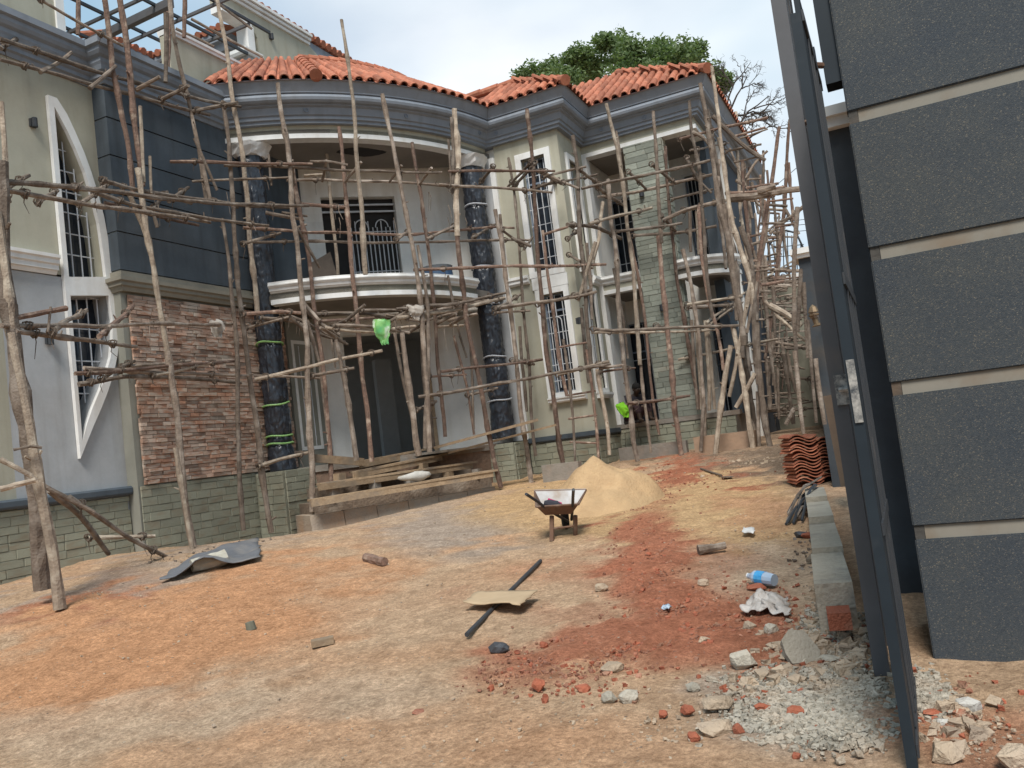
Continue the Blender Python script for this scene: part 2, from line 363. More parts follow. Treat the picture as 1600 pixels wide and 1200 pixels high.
c_, nC = gn(14, 8, .36, .60, (.84, .81, .78), (1.16, 1.16, 1.16), src=c_)
c_, nB = gn(150, 4, .3, .62, (.72, .7, .68), (1.12, 1.12, 1.12), src=c_)
vo = N.new('ShaderNodeTexVoronoi'); vo.inputs['Scale'].default_value = 16; K(co.outputs['Object'], vo.inputs['Vector'])
sp = N.new('ShaderNodeValToRGB'); sp.color_ramp.elements[0].position = .10; sp.color_ramp.elements[1].position = .16; sp.color_ramp.elements[0].color = (1, 1, 1, 1); sp.color_ramp.elements[1].color = (0, 0, 0, 1)
K(vo.outputs['Distance'], sp.inputs[0]); sx = N.new('ShaderNodeSeparateColor'); K(vo.outputs['Color'], sx.inputs[0])
gt = N.new('ShaderNodeMath'); gt.operation = 'GREATER_THAN'; gt.inputs[1].default_value = .62; K(sx.outputs[0], gt.inputs[0]); mu = N.new('ShaderNodeMath'); mu.operation = 'MULTIPLY'; K(gt.outputs[0], mu.inputs[0]); K(sp.outputs[0], mu.inputs[1])
pc = N.new('ShaderNodeValToRGB'); pc.color_ramp.elements[0].color = (.16, .11, .08, 1); pc.color_ramp.elements[1].color = (.46, .38, .29, 1); K(sx.outputs[1], pc.inputs[0])
m2 = N.new('ShaderNodeMixRGB'); K(mu.outputs[0], m2.inputs[0]); K(c_, m2.inputs[1]); K(pc.outputs[0], m2.inputs[2]); K(m2.outputs[0], b.inputs['Base Color'])
bp = N.new('ShaderNodeBump'); bp.inputs['Strength'].default_value = .9; bp.inputs['Distance'].default_value = .035; K(nA.outputs[0], bp.inputs['Height'])
bp2 = N.new('ShaderNodeBump'); bp2.inputs['Strength'].default_value = .5; bp2.inputs['Distance'].default_value = .01; K(nB.outputs[0], bp2.inputs['Height']); K(bp.outputs[0], bp2.inputs['Normal']); K(bp2.outputs[0], b.inputs['Normal'])
me.materials.append(gm)
g = bpy.data.objects.new('ground', me); COL.objects.link(g); g['kind'] = 'structure'

# ------------------------------------------------------------------ house
house = thing('house', (-7.5, 16, .5), 'unfinished two storey house with curved porch, slate blue cornice and orange clay tile roof', 'house')
def vplane(p0, p1):
    """T(u, z, d): u metres from p0 towards p1, d metres inward (left of travel)"""
    p0 = Vector(p0); p1 = Vector(p1); d = (p1-p0).normalized(); n = Vector((-d.y, d.x))
    return lambda u, z, k: (p0.x+d.x*u+n.x*k, p0.y+d.y*u+n.y*k, z)
def rect(a, b, c, d): return [(a, c), (b, c), (b, d), (a, d)]
def hole(l): return list(reversed(l))
def wall(p0, p1, z0, z1, holes=(), t=.22, m_=beige, outer=None, name='wall', parent=None):
    T = vplane(p0, p1); Ln = (Vector(p1)-Vector(p0)).length
    mb = MB(); mb.slab([outer or rect(0, Ln, z0, z1)]+[hole(h) for h in holes], T, t)
    return mb.build(name, m_, parent or house), T
def inset(poly, d):
    n = len(poly); o = []
    area = sum(poly[i][0]*poly[(i+1) % n][1]-poly[(i+1) % n][0]*poly[i][1] for i in range(n))
    sg = 1 if area > 0 else -1
    for i in range(n):
        a = Vector(poly[i-1]); b_ = Vector(poly[i]); c = Vector(poly[(i+1) % n])
        e1 = (b_-a).normalized(); e2 = (c-b_).normalized(); n1 = Vector((-e1.y, e1.x))*sg; n2 = Vector((-e2.y, e2.x))*sg
        q = (n1+n2); q = q.normalized() if q.length > .01 else n1
        o.append(tuple(b_+q*(d/max(.35, q.dot(n1)))))
    return o
def insidepoly(p, poly):
    x, y = p; c = False; n = len(poly)
    for i in range(n):
        x1, y1 = poly[i]; x2, y2 = poly[i-1]
        if (y1 > y) != (y2 > y) and x < (x2-x1)*(y-y1)/(y2-y1)+x1: c = not c
    return c
def grille(mb, T, poly, d, nv, zs_, r=.011, arch=False):
    us = [p[0] for p in poly]; zz = [p[1] for p in poly]; a, b_ = min(us), max(us); lo, hi = min(zz), max(zz)
    for i in range(nv):
        u = a+(b_-a)*(i+.5)/nv; seg = []
        k = 60; run = None
        for j in range(k+1):
            z = lo+(hi-lo)*j/k
            if insidepoly((u, z), poly):
                if run is None: run = z
                last = z
            elif run is not None: seg.append((run, last)); run = None
        if run is not None: seg.append((run, last))
        for s0, s1 in seg:
            if s1-s0 > .08: mb.tube([T(u, s0-.01, d), T(u, s1+.01, d)], r, 5)
    for z in zs_:
        run = None; last = None
        for j in range(61):
            u = a+(b_-a)*j/60
            if insidepoly((u, z), poly):
                if run is None: run = u
                last = u
        if run is not None and last-run > .05: mb.tube([T(run, z, d+.015), T(last, z, d+.015)], r*.9, 5)
def window(T, poly, trimw=.13, proud=.05, depth=.2, nv=5, zs_=(), arches=None, par=None, frame_m=None, transom=None):
    """trim ring around the opening, dark pane behind, welded rods in front of it"""
    wd = bpy.data.objects.new('window', None); COL.objects.link(wd); wd.parent = par or house
    c = T(sum(p[0] for p in poly)/len(poly), min(p[1] for p in poly), 0); wd.location = Vector(c)-worg(wd.parent)
    if trimw:
        mb = MB(); mb.slab([inset(poly, -trimw), hole(poly)], lambda u, z, k: T(u, z, k-proud), proud-.002+.03); mb.build('window_trim', trim, wd)
    mb = MB(); mb.slab([inset(poly, -.02)], lambda u, z, k: T(u, z, k+depth), .01); mb.build('pane', glass, wd)
    mb = MB(); fr = inset(poly, .035); mb.slab([poly, hole(fr)], lambda u, z, k: T(u, z, k+depth-.06), .05)
    if transom:
        us = [p[0] for p in poly]
        for tz in transom: mb.slab([rect(min(us)+.03, max(us)-.03, tz-.02, tz+.02)], lambda u, z, k: T(u, z, k+depth-.055), .04)
    mb.build('window_frame', frame_m or frame_grey, wd)
    if nv:
        mb = MB(); grille(mb, T, inset(poly, .015), depth-.12, nv, zs_)
        if arches:
            for (u, z0, z1, ww) in arches:
                pts = [T(u-ww, z0, depth-.13)]+[T(u-ww*math.cos(a_), z1+ww*math.sin(a_), depth-.13) for a_ in [math.pi*i/8 for i in range(9)]]+[T(u+ww, z0, depth-.13)]
                mb.tube(pts, .013, 5)
        mb.build('grille', rod, wd)
    return wd
FL = 1.6
# --- wing wall with the leaf shaped window (runs along Y, faces +X)
pA0, pA1 = (-11, 2.5), (-11, 9.35)
def yz(px, py, x=-11): p = on(px, py, 0, x); return (p.y-2.5, p.z)
leaf_out = [yz(*p) for p in [(70,150),(84,155),(100,180),(114,210),(127,240),(138,270),(149,305),(158,340),(166,385),(172,437),(179,500),(181,530),(179,555),(173,584),(164,612),(153,640),(141,667),(130,694),(121,717)]]
leaf_in_up = [yz(*p) for p in [(80,168),(100,205),(114,235),(128,270),(140,310),(150,350),(157,400),(161,434),(103,434)]]
leaf_in_lo = [yz(*p) for p in [(105,463),(165,463),(171,500),(171,530),(168,560),(160,588),(150,614),(139,640),(131,663),(124,690)]]
T = vplane(pA0, pA1)
mb = MB(); mb.slab([rect(0, 6.85, 4.86, 8.1), hole(leaf_in_up)], T, .3); mb.build('wall', beige, house)
mb = MB(); mb.slab([rect(5.05, 6.85, .1, 4.86), hole(leaf_in_lo)], T, .3); mb.build('wall', greywhite, house)
mb = MB(); mb.slab([rect(0, 5.05, .1, 4.86)], T, .3); mb.build('wall', beige, house)
wd = bpy.data.objects.new('window', None); COL.objects.link(wd); wd.parent = house; wd.location = Vector(T(6.2, 2, 0))-worg(house)
mb = MB(); mb.slab([leaf_out, hole(leaf_in_up), hole(leaf_in_lo)], lambda u, z, k: T(u, z, k-.07), .065); mb.build('window_trim', trim, wd)
mb = MB(); mb.slab([inset(leaf_out, .03)], lambda u, z, k: T(u, z, k+.3), .01); mb.build('pane', glass, wd)
mb = MB()
grille(mb, T, leaf_in_up, .14, 4, [5.25+.33*i for i in range(8)], .012); grille(mb, T, leaf_in_lo, .14, 4, [2.6+.5*i for i in range(5)], .012)
mb.build('grille', rod, wd)
mb = MB(); mb.sweep([(-11, 2.5), (-11, 8.42)], [(-.01, 4.84), (.03, 4.84), (.06, 4.9), (.09, 4.9), (.09, 4.97), (.12, 4.99), (.12, 5.05), (.15, 5.07), (.15, 5.12), (-.01, 5.14)]); mb.build('moulding', trim, house)
mb = MB(); mb.sweep([(-11, 2.5), (-11, 9.34)], [(-.01, 1.5), (.1, 1.5), (.12, 1.53), (.12, 1.6), (.09, 1.63), (-.01, 1.63)]); mb.build('plinth_band', darkblue, house)
# --- slate block B
B0, B1 = (-10.72, 9.35), (-10.72, 14.0)
mb = MB(); mb.box((-11.3, 9.35, .1), (-10.78, 14.1, 4.72)); mb.build('wall', mat('grey_render', (.26, .255, .215), (.22, .215, .18), 2, bump=.2), house)
zc = [4.98, 5.38, 5.78, 6.5, 7.08, 7.66, 8.1]
zc = [5.0, 5.62, 6.24, 6.86, 7.48, 8.08]
mb = MB(); mb.box((-11.3, 9.37, 4.72), (-10.76, 12.9, 8.1)); mb.build('wall', mat('groove_paint', (.27, .29, .30), (.2, .22, .23), 4), house)
for a, b_ in zip(zc[:-1], zc[1:]):
    mb = MB(); mb.box((-11.28, 9.345, a+.012), (-10.72, 12.88, b_-.012)); mb.build('cladding_course', darkblue, house)
mb = MB(); mb.sweep([(-11.0, 9.35), (-10.72, 9.35), (-10.72, 12.3)], [(-.03, 4.66), (.03, 4.66), (.05, 4.72), (.09, 4.74), (.09, 4.79), (.13, 4.81), (.13, 4.87), (.03, 4.89), (.03, 4.98), (-.03, 4.98)]); mb.build('moulding', mat('tan_moulding', (.27, .25, .2), (.21, .195, .16), 4), house)
# --- cornices
def circ3(a, b_, c):
    ax, ay = a; bx, by = b_; cx, cy = c
    d = 2*(ax*(by-cy)+bx*(cy-ay)+cx*(ay-by))
    ux = ((ax*ax+ay*ay)*(by-cy)+(bx*bx+by*by)*(cy-ay)+(cx*cx+cy*cy)*(ay-by))/d
    uy = ((ax*ax+ay*ay)*(cx-bx)+(bx*bx+by*by)*(ax-cx)+(cx*cx+cy*cy)*(bx-ax))/d
    return ux, uy, math.hypot(ax-ux, ay-uy)
def arc(a, b_, c, n=28):
    ux, uy, r = circ3(a, b_, c); t0 = math.atan2(a[1]-uy, a[0]-ux); t1 = math.atan2(c[1]-uy, c[0]-ux)
    return [(ux+r*math.cos(t0+(t1-t0)*i/n), uy+r*math.sin(t0+(t1-t0)*i/n)) for i in range(n+1)]
ARC = arc((-10.9, 11.92), (-8.72, 13.6), (-7.5, 16.5))
prof_low = [(-.25, 8.02), (.03, 8.02), (.05, 8.08), (.09, 8.1), (.09, 8.16), (.13, 8.19), (.15, 8.26), (.17, 8.3), (.17, 8.36), (.22, 8.39), (.25, 8.44), (.25, 8.5), (.3, 8.52), (.3, 8.62), (-.25, 8.62)]
mb = MB(); mb.sweep([(-11, 2.5), (-11, 9.35), (-10.72, 9.35), (-10.72, 11.9)], prof_low); mb.build('cornice', bluegrey, house)
prof = [(-.2, 8.04), (.03, 8.04), (.03, 8.1), (.07, 8.12), (.07, 8.19), (.10, 8.21), (.13, 8.36), (.18, 8.39), (.18, 8.42), (.24, 8.43), (.275, 8.47), (.29, 8.53), (.275, 8.585), (.235, 8.62), (.27, 8.635), (.27, 8.66), (.37, 8.89), (-.2, 8.89)]
prof = [(o*1.27+(.07 if o > 0 else 0)*(1-o/.37) if o > 0 else o, 8.04+(z-8.04)*.823) for o, z in prof]
EAVE = ARC+[(-5.8, 16.5), (-5.8, 18), (-3.2, 18), (-3.2, 26)]
mb = MB(); mb.sweep(EAVE, prof); mb.build('cornice', bluegrey, house)
# beam under the cornice, with its white lower edge
mb = MB(); mb.sweep(ARC, [(-.22, 7.87), (.0, 7.87), (.0, 8.05), (-.22, 8.05)]); mb.build('beam', beige, house)
mb = MB(); mb.sweep(ARC, [(-.22, 7.78), (.03, 7.78), (.03, 7.87), (-.22, 7.87)]); mb.build('beam_edge', trim, house)
for s_ in (.10, .3, .62, .8, .93):
    i = int(s_*(len(ARC)-1)); p = Vector(ARC[i]); q = Vector(ARC[min(i+1, len(ARC)-1)]); d = (q-p).normalized(); n = Vector((d.y, -d.x)); c = p+n*.21
    mb = MB(); pts = [(c.x+d.x*.035*math.cos(a_), c.y+d.y*.035*math.cos(a_), 8.25+.035*math.sin(a_)) for a_ in [2*math.pi*k/12 for k in range(13)]]; mb.tube(pts, .009, 5, cap=False); mb.build('light_ring', frame_grey, house)
for (x, y, dx) in ((-7.1, 16.5, 1), (-6.3, 16.5, 1), (-5.2, 18, 1), (-4.2, 18, 1)):
    mb = MB(); pts = [(x+.035*math.cos(a_), y-.21, 8.25+.035*math.sin(a_)) for a_ in [2*math.pi*k/12 for k in range(13)]]; mb.tube(pts, .009, 5, cap=False); mb.build('light_ring', frame_grey, house)
# --- diagonal entrance wall
D0, D1 = (-10.9, 14.1), (-7.4, 17.6)
T = vplane(D0, D1); LD = math.hypot(3.5, 3.5)
door = rect(.66, 2.44, FL, 4.25); balw = rect(.52, 2.12, 4.9, 7.25)
mb = MB(); mb.slab([rect(-.15, LD+.1, .6, 7.95), hole(door), hole(balw)], T, .24); mb.build('wall', whitewall, house)
mb = MB(); mb.slab([rect(.52, .72, 4.25, 4.3), ], lambda u, z, k: T(u, z, k-.01), .01)
# room behind the doorway: floor, side walls, inner pier and stair flank
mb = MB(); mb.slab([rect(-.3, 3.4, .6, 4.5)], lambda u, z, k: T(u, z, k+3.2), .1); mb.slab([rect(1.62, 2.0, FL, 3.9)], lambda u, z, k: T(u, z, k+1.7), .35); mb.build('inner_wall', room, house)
mb = MB(); mb.box((-12.2, 14.0, FL-.05), (-7.9, 19.6, FL-.01)); mb.build('floor', conc, house)
dr = bpy.data.objects.new('balcony_door', None); COL.objects.link(dr); dr.parent = house; dr.location = Vector(T(1.3, 4.9, 0))-worg(house)
mb = MB(); mb.slab([inset(balw, -.01)], lambda u, z, k: T(u, z, k+.2), .01); mb.build('pane', dark, dr)  # opaque dark sheet, its colour stands in for the unlit room behind
mb = MB()
for z_ in (6.93, 7.08): mb.slab([rect(.52, 2.12, z_, z_+.035)], lambda u, z, k: T(u, z, k+.08), .04)
mb.build('transom', rod, dr)
mb = MB()
for i in range(11):
    u = 1.12+.095*i; mb.tube([T(u, 4.9, .12), T(u, 6.6+(.14 if i % 3 == 1 else 0), .12)], .013, 5)
for uc in (1.35, 1.8): mb.tube([T(uc+.14*math.cos(a_), 6.6+.17*math.sin(a_), .12) for a_ in [math.pi*i/10 for i in range(11)]], .013, 5)
for z_ in (5.62, 6.5): mb.tube([T(1.08, z_, .11), T(2.12, z_, .11)], .012, 5)
mb.tube([T(1.08, 4.9, .1), T(1.08, 6.93, .1)], .02, 5); mb.build('grille', rod, dr)
mb = MB(); mb.slab([rect(.1, .5, 4.95, 6.7)], lambda u, z, k: T(u, z, k-.04), .03); mb.build('door_leaf', whitewall, dr)
# door jamb boards
mb = MB(); mb.board(T(2.4, FL, -.05), T(2.4, 4.25, -.05), .1, .06, up=(1, -1, 0)); mb.build('door_jamb', sawn, house)
# narrow window beside the porch column (ground floor, wing side)
Tn = vplane((-10.72, 13.2), (-10.72, 14.2)); window(Tn, rect(.08, .62, 2.0, 4.05), .07, .03, .1, 2, [2.5, 3.0, 3.5, 3.8])
mb = MB(); mb.box((-10.8, 13.1, FL), (-10.7, 14.15, 4.6)); mb.build('wall', mat('grey_render', (.26, .255, .215)), house)
mb = MB(); mb.box((-10.97, 12.88, 4.9), (-10.72, 14.05, 7.9)); mb.build('wall', darkblue, house)
# --- balcony slab with white nosings
S = arc((-10.14, 12.1), (-8.48, 13.24), (-7.6, 15.4))
poly = S+[(-7.45, 16.6), (-7.3, 17.5), (-10.9, 14.0), (-10.72, 12.6)]
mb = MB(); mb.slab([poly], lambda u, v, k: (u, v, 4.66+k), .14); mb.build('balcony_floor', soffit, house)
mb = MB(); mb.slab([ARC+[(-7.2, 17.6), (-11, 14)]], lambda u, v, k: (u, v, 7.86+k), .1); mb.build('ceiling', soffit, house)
mb = MB(); mb.sweep(S, [(-.2, 4.69), (.0, 4.69), (.0, 4.82), (-.2, 4.82)]); mb.build('balcony_edge', beige, house)
mb = MB(); mb.sweep(S, [(-.2, 4.6), (.03, 4.6), (.03, 4.69), (-.2, 4.69)]); mb.build('balcony_edge_trim', trim, house)
NOSE = [(-.22, 4.81), (.02, 4.81), (.03, 4.835), (.06, 4.84), (.07, 4.875), (.07, 4.89), (.09, 4.895), (.12, 4.93), (.12, 4.95), (.10, 4.965), (.10, 5.0), (-.22, 5.0)]
mb = MB(); mb.sweep(S, NOSE); mb.build('balcony_moulding', trim, house)
# porch floor and rough base
PF = arc((-10.7, 12.35), (-8.9, 13.7), (-7.75, 16.2))
mb = MB(); mb.slab([PF+[(-7.4, 17.6), (-10.9, 14.1)]], lambda u, v, k: (u, v, FL-.12+k), .12); mb.build('porch_floor', conc, house)
mb = MB(); mb.sweep(PF, [(-.3, .2), (-.04, .2), (-.04, FL-.12), (-.3, FL-.12)]); mb.build('porch_base', mat('rough_brickwork', (.25, .16, .11), (.16, .11, .08), 9, bump=.9, bscale=18), house)
mb = MB(); c_ = on(565, 238, 2, 7.85); mb.add([(c_.x+(.45*math.cos(a_)+.0)*.8+.12*math.sin(3*a_)*.5, c_.y+.3*math.sin(a_)+.25*math.cos(a_), 7.852) for a_ in [2*math.pi*k/18 for k in range(18)]]+[(c_.x+.36*math.cos(a_), c_.y+.3*math.sin(a_)+.25*math.cos(a_), 7.87) for a_ in [2*math.pi*k/18 for k in range(18)]], [tuple(range(18))]+[(k, (k+1) % 18, 18+(k+1) % 18, 18+k) for k in range(18)]); mb.build('ceiling_dark_patch', dark, house)  # irregular near-black patch set just under the balcony ceiling
# --- wrapped columns
def column(cx, cy, z0, z1, r, straps, sm, label, fl=1.0):
    r += .015
    c = bpy.data.objects.new('column', None); COL.objects.link(c); c.parent = house; c.location = Vector((cx, cy, z0))-worg(house); c['label'] = label
    mb = MB(); n = 60; k = 260; vs_ = []
    for i in range(k+1):
        z = z0+(z1-z0)*i/k
        for j in range(n):
            a_ = 2*math.pi*j/n
            w_ = noise.noise(Vector((math.cos(a_)*2+cx, math.sin(a_)*2, z*1.5)))*.025+(.4-abs(noise.noise(Vector((math.cos(a_)*3.5, math.sin(a_)*3.5+cy, z*4.5+math.cos(a_)*6)))))*.055+(.3-abs(noise.noise(Vector((math.cos(a_)*7+z*4, math.sin(a_)*7, z*7)))))*.035
            rr = r*(1+.12*max(0, 1-(z-z0)/.5)*fl)+w_
            for s_ in straps: rr -= .025*math.exp(-((z-s_)/.05)**2)
            vs_.append((cx+rr*math.cos(a_), cy+rr*math.sin(a_), z))
    mb.add(vs_, [(i*n+j, i*n+(j+1) % n, (i+1)*n+(j+1) % n, (i+1)*n+j) for i in range(k) for j in range(n)]+[tuple(range(n)), tuple(k*n+j for j in range(n))])
    mb.build('plastic_wrap', plast, c, smoothf=True)
    for s_ in straps:
        mb = MB(); dz = R.uniform(-.03, .03); pts = [(cx+(r+.035)*math.cos(a_), cy+(r+.035)*math.sin(a_), s_+dz*math.sin(a_)+.01*math.sin(3*a_)) for a_ in [2*math.pi*q/24 for q in range(25)]]
        mb.tube(pts, .018, 5, cap=False); mb.build('strap', sm, c)
    return c
CL = column(-10.5, 12.36, FL-.02, 7.7, .19, [3.95, 2.82, 2.22, 2.08], green, 'plastic wrapped column tied with green straps')
CR = column(-7.68, 16.05, FL+.1, 7.55, .2, [6.7, 5.35, 4.55, 3.4, 2.5], whitetape, 'plastic wrapped column tied with pale tape')
for c, (cx, cy) in ((CL, (-10.5, 12.36)), (CR, (-7.68, 16.05))):
    mb = MB(); vs_ = []; n = 16
    for i, (rr, zz) in enumerate(((.24, 7.55), (.27, 7.62), (.3, 7.7), (.34, 7.775))):
        for j in range(n):
            a_ = 2*math.pi*j/n; q = rr*(1+.12*noise.noise(Vector((math.cos(a_)*3, math.sin(a_)*3, cx+i)))) ; e = max(abs(math.cos(a_)), abs(math.sin(a_))); vs_.append((cx+q*math.cos(a_)/e**.6, cy+q*math.sin(a_)/e**.6, zz-.04*R.random()))
    mb.add(vs_, [(i*n+j, i*n+(j+1) % n, (i+1)*n+(j+1) % n, (i+1)*n+j) for i in range(3) for j in range(n)]+[tuple(range(n)), tuple(3*n+j for j in range(n))]); mb.build('capital', white, c)
# column plinths
mb = MB(); mb.box((-10.98, 11.9, .2), (-10.1, 12.75, FL-.02)); mb.build('column_plinth', stonem, house)
mb = MB(); mb.box((-8.05, 15.75, .3), (-7.35, 16.5, FL-.02)); mb.build('column_plinth', stonem, house)
# pilaster beside the right column
mb = MB(); mb.box((-7.66, 16.42, FL), (-7.42, 17.7, 7.78)); mb.build('pilaster', greywhite, house)
mb = MB(); mb.box((-7.9, 16.62, 7.7), (-7.28, 17.8, 8.1)); mb.box((-6.3, 18.0, .5), (-5.82, 20.0, 8.2)); mb.build('wall', whitewall, house)
mb = MB(); mb.slab([ARC[3:]+[(-7.6, 20), (-15.4, 20), (-15.4, 12.9), (-11, 12.9)]], lambda u, v, k: (u, v, 8.12+k), .08); mb.box((-7.6, 16.8, 8.12), (-6.1, 20.2, 8.2)); mb.build('roof_slab', conc, house)
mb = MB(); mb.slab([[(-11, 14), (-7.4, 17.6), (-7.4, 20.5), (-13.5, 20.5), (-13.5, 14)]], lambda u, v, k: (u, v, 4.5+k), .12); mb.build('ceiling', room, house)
mb = MB(); mb.box((-7.42, 16.44, FL), (-7.3, 16.6, 7.8)); mb.build('pilaster_edge', trim, house)
# --- bay wall with the tall window (faces -Y)
P0, P1 = (-7.3, 16.5), (-5.8, 16.5)
T = vplane(P0, P1)
up = rect(.62, 1.17, 5.12, 7.58); lo = rect(.68, 1.2, 2.5, 4.6)
mb = MB(); mb.slab([rect(0, 1.5, .5, 8.1), hole(up), hole(lo)], T, .25); mb.build('wall', beige, house)
window(T, up, .13, .05, .2, 4, [5.4+.36*i for i in range(6)], par=house, transom=[7.05])
window(T, lo, .12, .05, .2, 3, [2.75+.34*i for i in range(5)], arches=[(.94, 2.6, 4.0, .1)], transom=[4.25])
mb = MB(); mb.slab([rect(.52, 1.33, 4.73, 4.98)], lambda u, z, k: T(u, z, k-.045), .04); mb.build('window_spandrel', trim, house)
mb = MB(); mb.sweep([(-6.72, 16.5), (-6.0+.12+.35-.35, 16.5)], [(-.01, 2.28), (.1, 2.28), (.13, 2.31), (.13, 2.35), (.16, 2.37), (.16, 2.4), (-.01, 2.4)]); mb.build('window_sill', trim, house)
mb = MB(); mb.sweep([(-7.3, 16.5), (-6.84, 16.5)], [(-.01, 4.9), (.05, 4.9), (.09, 4.94), (.09, 5.0), (.12, 5.02), (.12, 5.08), (-.01, 5.1)]); mb.build('moulding', trim, house)
# return wall (faces +X)
T = vplane((-5.8, 16.5), (-5.8, 18.0))
up = rect(.45, .98, 5.12, 7.5); lo = rect(.45, .98, 2.5, 4.6)
mb = MB(); mb.slab([rect(.25, 1.5, .5, 8.1), hole(up), hole(lo)], T, .25); mb.build('wall', beige, house)
window(T, up, .12, .05, .2, 4, [5.4+.36*i for i in range(6)]); window(T, lo, .12, .05, .2, 4, [2.75+.34*i for i in range(5)])
mb = MB(); mb.sweep([(-5.8, 16.85), (-5.8, 17.6)], [(-.01, 2.28), (.1, 2.28), (.14, 2.35), (.14, 2.4), (-.01, 2.4)]); mb.build('window_sill', trim, house)
mb = MB(); mb.sweep([(-7.3, 16.5), (-5.8, 16.5), (-5.8, 17.98)], [(-.02, 1.5), (.07, 1.5), (.09, 1.53), (.09, 1.62), (-.02, 1.62)]); mb.build('plinth_band', darkblue, house)
# --- right block: open loggias on two floors around a stone pier
mb = MB(); mb.sweep([(-5.8, 18), (-3.2, 18), (-3.2, 20.2)], [(-.25, 7.87), (.0, 7.87), (.0, 8.06), (-.25, 8.06)]); mb.build('beam', beige, house)
mb = MB(); mb.sweep([(-5.8, 18), (-3.2, 18), (-3.2, 20.2)], [(-.25, 7.78), (.03, 7.78), (.03, 7.87), (-.25, 7.87)]); mb.build('beam_edge', trim, house)
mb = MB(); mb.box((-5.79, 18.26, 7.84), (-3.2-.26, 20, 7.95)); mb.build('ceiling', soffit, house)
mb = MB(); mb.box((-5.8, 17.96, FL), (-5.7, 18.2, 7.78)); mb.build('jamb', trim, house)
T = vplane((-6.3, 19.9), (-3.0, 19.9))
w1, w2 = rect(.25, 1.35, 5.0, 7.2), rect(2.35, 3.0, 5.0, 7.35); w3 = rect(.35, .95, FL, 4.1)
w4 = rect(2.5, 3.1, FL, 4.3)
mb = MB(); mb.slab([rect(0, 3.3, .6, 8.0), hole(w1), hole(w2), hole(w3), hole(w4)], T, .2); mb.build('wall', whitewall, house)
for q in (w1, w2): window(T, q, .06, .02, .15, 7, [5.6, 6.6])
window(T, w3, .05, .02, .15, 3, [2.2, 3.2], transom=[3.4]); window(T, w4, .05, .02, .15, 3, [2.2, 2.8, 3.4])
mb = MB(); mb.box((-3.42, 18.9, 4.7), (-3.2, 20.0, 7.8)); mb.box((-3.42, 18.9, FL), (-3.2, 20.0, 4.6)); mb.build('pilaster', darkblue, house)
mb = MB(); mb.box((-3.45, 20.0, .5), (-3.2, 26, 8.05)); mb.build('wall', mat('mid_slate', (.06, .07, .085), (.05, .058, .07), 3), house)
mb = MB(); mb.box((-5.79, 18.0, .7), (-3.3, 19.9, FL)); mb.build('loggia_floor', conc, house)
mb = MB(); mb.sweep([(-5.8, 17.98), (-3.1, 17.98)], [(-.2, FL-.02), (.08, FL-.02), (.08, FL+.08), (-.2, FL+.08)]); mb.build('floor_edge', conc, house)
# upper balcony slabs: left part and curved corner
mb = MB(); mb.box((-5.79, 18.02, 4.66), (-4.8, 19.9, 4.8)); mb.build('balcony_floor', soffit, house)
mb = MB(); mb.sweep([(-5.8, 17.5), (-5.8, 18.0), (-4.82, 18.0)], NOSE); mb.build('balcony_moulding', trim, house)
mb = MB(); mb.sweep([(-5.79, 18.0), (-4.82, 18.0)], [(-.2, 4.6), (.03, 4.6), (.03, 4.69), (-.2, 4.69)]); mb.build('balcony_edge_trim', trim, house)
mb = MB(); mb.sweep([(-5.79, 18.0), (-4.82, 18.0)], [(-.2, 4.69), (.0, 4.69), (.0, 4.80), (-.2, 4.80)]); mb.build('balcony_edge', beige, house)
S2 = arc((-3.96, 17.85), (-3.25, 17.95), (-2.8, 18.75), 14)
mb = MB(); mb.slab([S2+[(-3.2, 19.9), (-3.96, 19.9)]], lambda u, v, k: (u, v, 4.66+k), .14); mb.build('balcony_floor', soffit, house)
mb = MB(); mb.sweep(S2, NOSE); mb.build('balcony_moulding', trim, house)
mb = MB(); mb.sweep(S2, [(-.2, 4.69), (.0, 4.69), (.0, 4.80), (-.2, 4.80)]); mb.build('balcony_edge', beige, house)
mb = MB(); mb.sweep(S2, [(-.2, 4.6), (.03, 4.6), (.03, 4.69), (-.2, 4.69)]); mb.build('balcony_edge_trim', trim, house)
# stone pier core
mb = MB(); mb.box((-4.82, 17.98, .6), (-3.95, 18.3, 7.78)); pier = mb.build('stone_pier', mortar, house)
# --- stone and brick slips, each a piece of its own
PIECES = {'stone': [], 'brick': [], 'roof_tile': []}
def slips(T, area, w_, h_, kind, m_, parent, thick=.035, holesf=None, stagger=True, wvar=.35, gap=.0015):
    u0, u1, z0, z1 = area; z = z0; row = 0
    while z < z1-.01:
        h = min(h_*R.uniform(.8, 1.2), z1-z); u = u0-(R.random()*w_ if stagger else 0)
        while u < u1:
            ww = w_*R.uniform(1-wvar, 1+wvar); a = max(u, u0); b_ = min(u+ww, u1)
            if b_-a > .04 and not (holesf and holesf((a+b_)/2, z+h/2)):
                tk = thick*R.uniform(.5, 1.3)
                PIECES[kind].append((T, (a+b_)/2, z+h/2, b_-a-gap, h-gap, tk, m_, parent))
            u += ww
        z += h; row += 1
def part(name, parent, loc):
    o = bpy.data.objects.new(name, None); COL.objects.link(o); o.parent = parent; o.location = Vector(loc)-worg(parent); return o
bc = part('brick_cladding', house, (-10.7, 11, 1.6)); s1 = part('stone_cladding', house, (-10.9, 8, 1)); s2 = part('stone_cladding', house, (-10.7, 11, 1)); s3 = part('stone_cladding', house, (-6.5, 16.4, 1)); s4 = part('stone_cladding', house, (-4.4, 17.9, 1)); s5 = part('stone_cladding', house, (-10.1, 12.3, 1)); s6 = part('stone_cladding', house, (-7.7, 15.7, 1))
